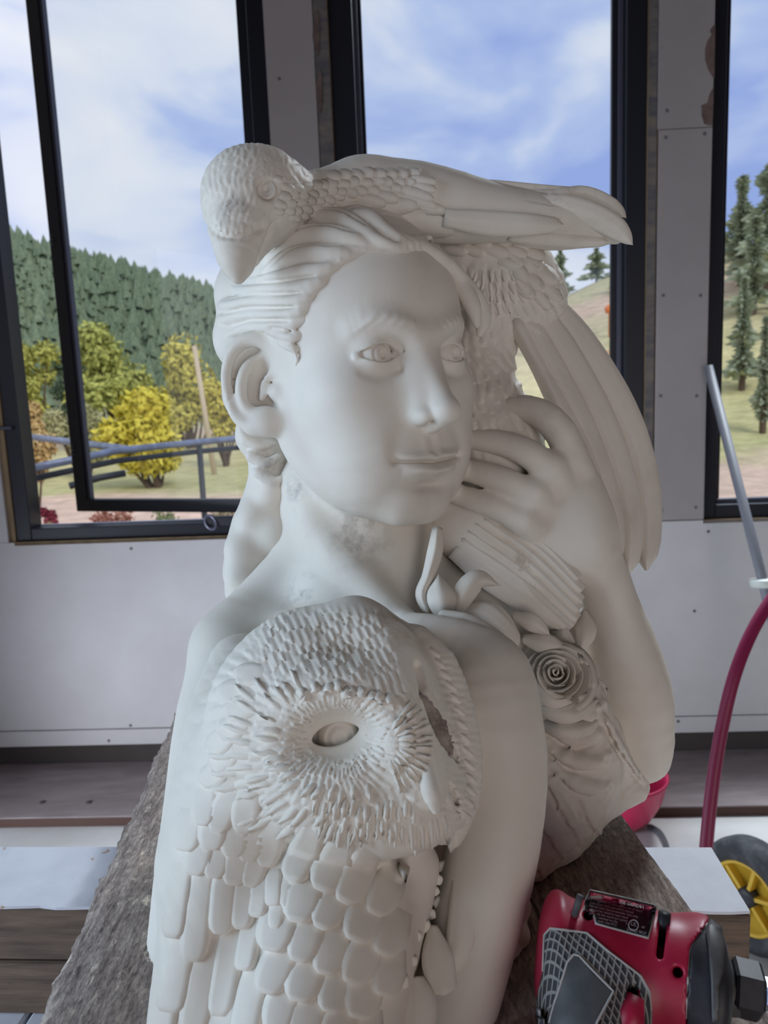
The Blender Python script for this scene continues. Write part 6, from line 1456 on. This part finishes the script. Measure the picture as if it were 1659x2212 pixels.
# ---- red bowl on the floor behind
M_bowl = material('pink_red_plastic', srgb(206, 44, 92), 0.4)
bc_ = on_level(1337, 1778, 0.0); bc_[2] = 0
prof = [(0.0, 0.02), (0.0, 0.050), (0.008, 0.066), (0.040, 0.095), (0.085, 0.118), (0.145, 0.133), (0.158, 0.138), (0.160, 0.132), (0.145, 0.127), (0.085, 0.111), (0.042, 0.088), (0.014, 0.058), (0.006, 0.02)]
tag(MB().lathe(bc_, EZ, prof, 40).build('plastic_bowl', M_bowl, None, True), 'pink red plastic bowl on the floor behind the marble elbow', 'bowl')
# ---- dark cable on the floor
M_cab = material('grey_cable', srgb(92, 94, 98), 0.6)
q = [on_level(x, y, 0.008) for x, y in ((1398, 1786), (1410, 1788), (1428, 1802), (1440, 1832), (1436, 1880), (1400, 1940))]
tag(MB().tube(list(smooth_curve(q, 30)), 0.0075, 8).build('power_cable', M_cab, None, True), 'dark grey cable curling over the concrete floor right of the planks', 'cable')
# ---- magenta air hose
M_hose = material('magenta_rubber_hose', srgb(136, 28, 72), 0.45)
hp = [P(1790, 1190, 1.36), P(1720, 1230, 1.34), P(1662, 1302, 1.32), P(1618, 1378, 1.30), P(1584, 1468, 1.28), P(1560, 1570, 1.27), P(1543, 1670, 1.26), P(1531, 1770, 1.25), P(1522, 1880, 1.24), P(1515, 2020, 1.23)]
e = hp[-1]; hp += [np.array([e[0] - .01, e[1], 0.20]), np.array([e[0] + .02, e[1] + 0.03, 0.03]), np.array([e[0] + .15, e[1] + 0.05, 0.012]), np.array([e[0] + .45, e[1] + 0.02, 0.012])]
s0 = hp[0]; hp = [np.array([s0[0] + .25, s0[1] + .05, 0.012]), np.array([s0[0] + .22, s0[1] + .04, 0.35]), np.array([s0[0] + .16, s0[1] + .02, s0[2] - .12])] + hp
tag(MB().tube(list(smooth_curve(hp, 90)), 0.0105, 12).build('air_hose', M_hose, None, True), 'magenta rubber air hose hanging in an arc at the right', 'hose')
# ---- grey pole leaning on the window post
pr = empty('leaning_pole', tuple(on_level(1790, 1850, 0.0))); tag(pr, 'grey metal pole leaning against the jamb of the right window', 'pole')
u, z = on_wall(1530, 792, -0.02); ptop = wallpt(u, -0.02, z); pbot = on_level(1800, 1862, 0.0) + EZ * 0.01
MB().tube([pbot, ptop], 0.0145, 14).build('shaft', material('grey_metal_pole', srgb(120, 122, 130), 0.55), pr, True)
k_ = 0.0
for s_ in np.linspace(0, 1, 200):
    p_ = pbot + (ptop - pbot) * s_; c_ = w2c(p_); 
    if c_[1] / c_[2] * F + CY < 1262: break
ax_ = (ptop - pbot) / np.linalg.norm(ptop - pbot)
MB().lathe(p_, ax_ * 0.3 + EZ * 0.7, [(-0.014, 0.012), (-0.014, 0.034), (0.004, 0.037), (0.008, 0.035), (0.010, 0.012)], 20).build('collar', material('pale_plastic_collar', srgb(206, 212, 206), 0.5), pr, True)
# ---- hand truck wheel
wr = on_level(1622, 2042, 0.0); wc = np.array([wr[0], wr[1], 0.127]); nW = MW @ np.array([-0.86, -0.10, -0.49]); nW[2] = 0.02; nW /= np.linalg.norm(nW)
wroot = empty('hand_truck_wheel', (wr[0], wr[1], 0)); tag(wroot, 'black rubber wheel with yellow spoked hub at the right edge', 'wheel')
M_tyre = material('black_rubber_tyre', srgb(52, 54, 58), 0.75, srgb(92, 94, 98), (20, 20, 20), 1.2, 5, 0.45, 0.75); M_yel = material('yellow_hub', srgb(206, 168, 52), 0.5)
MB().lathe(wc, nW, [(-0.030, 0.082), (-0.034, 0.110), (-0.026, 0.124), (0.0, 0.127), (0.026, 0.124), (0.034, 0.110), (0.030, 0.082), (0.0, 0.080), (-0.030, 0.082)], 48).build('tyre', M_tyre, wroot, True)
MB().lathe(wc, nW, [(-0.026, 0.074), (-0.026, 0.083), (0.030, 0.083), (0.032, 0.078), (0.026, 0.074), (0.006, 0.072), (0.004, 0.02), (-0.004, 0.02), (-0.006, 0.072), (-0.026, 0.074)], 48).build('rim', M_yel, wroot, True)
uW = np.cross(nW, EZ); uW /= np.linalg.norm(uW); vW = np.cross(nW, uW)
for k in range(6):
    a = 2 * math.pi * k / 6 + 0.3; dr = uW * math.cos(a) + vW * math.sin(a); sd = -uW * math.sin(a) + vW * math.cos(a)
    MB().box(wc + dr * 0.048 + nW * 0.010, (dr, sd, nW), (0.030, 0.0045, 0.014), 0.001).build('spoke', M_yel, wroot)
MB().lathe(wc, nW, [(-0.032, 0.012), (-0.032, 0.022), (0.024, 0.022), (0.028, 0.019), (0.030, 0.010), (0.030, 0.004)], 28).build('hub_cap', M_blk, wroot, True)
MB().tube([wc, wc - nW * 0.35], 0.009, 12).build('axle', M_gryp, wroot, True)
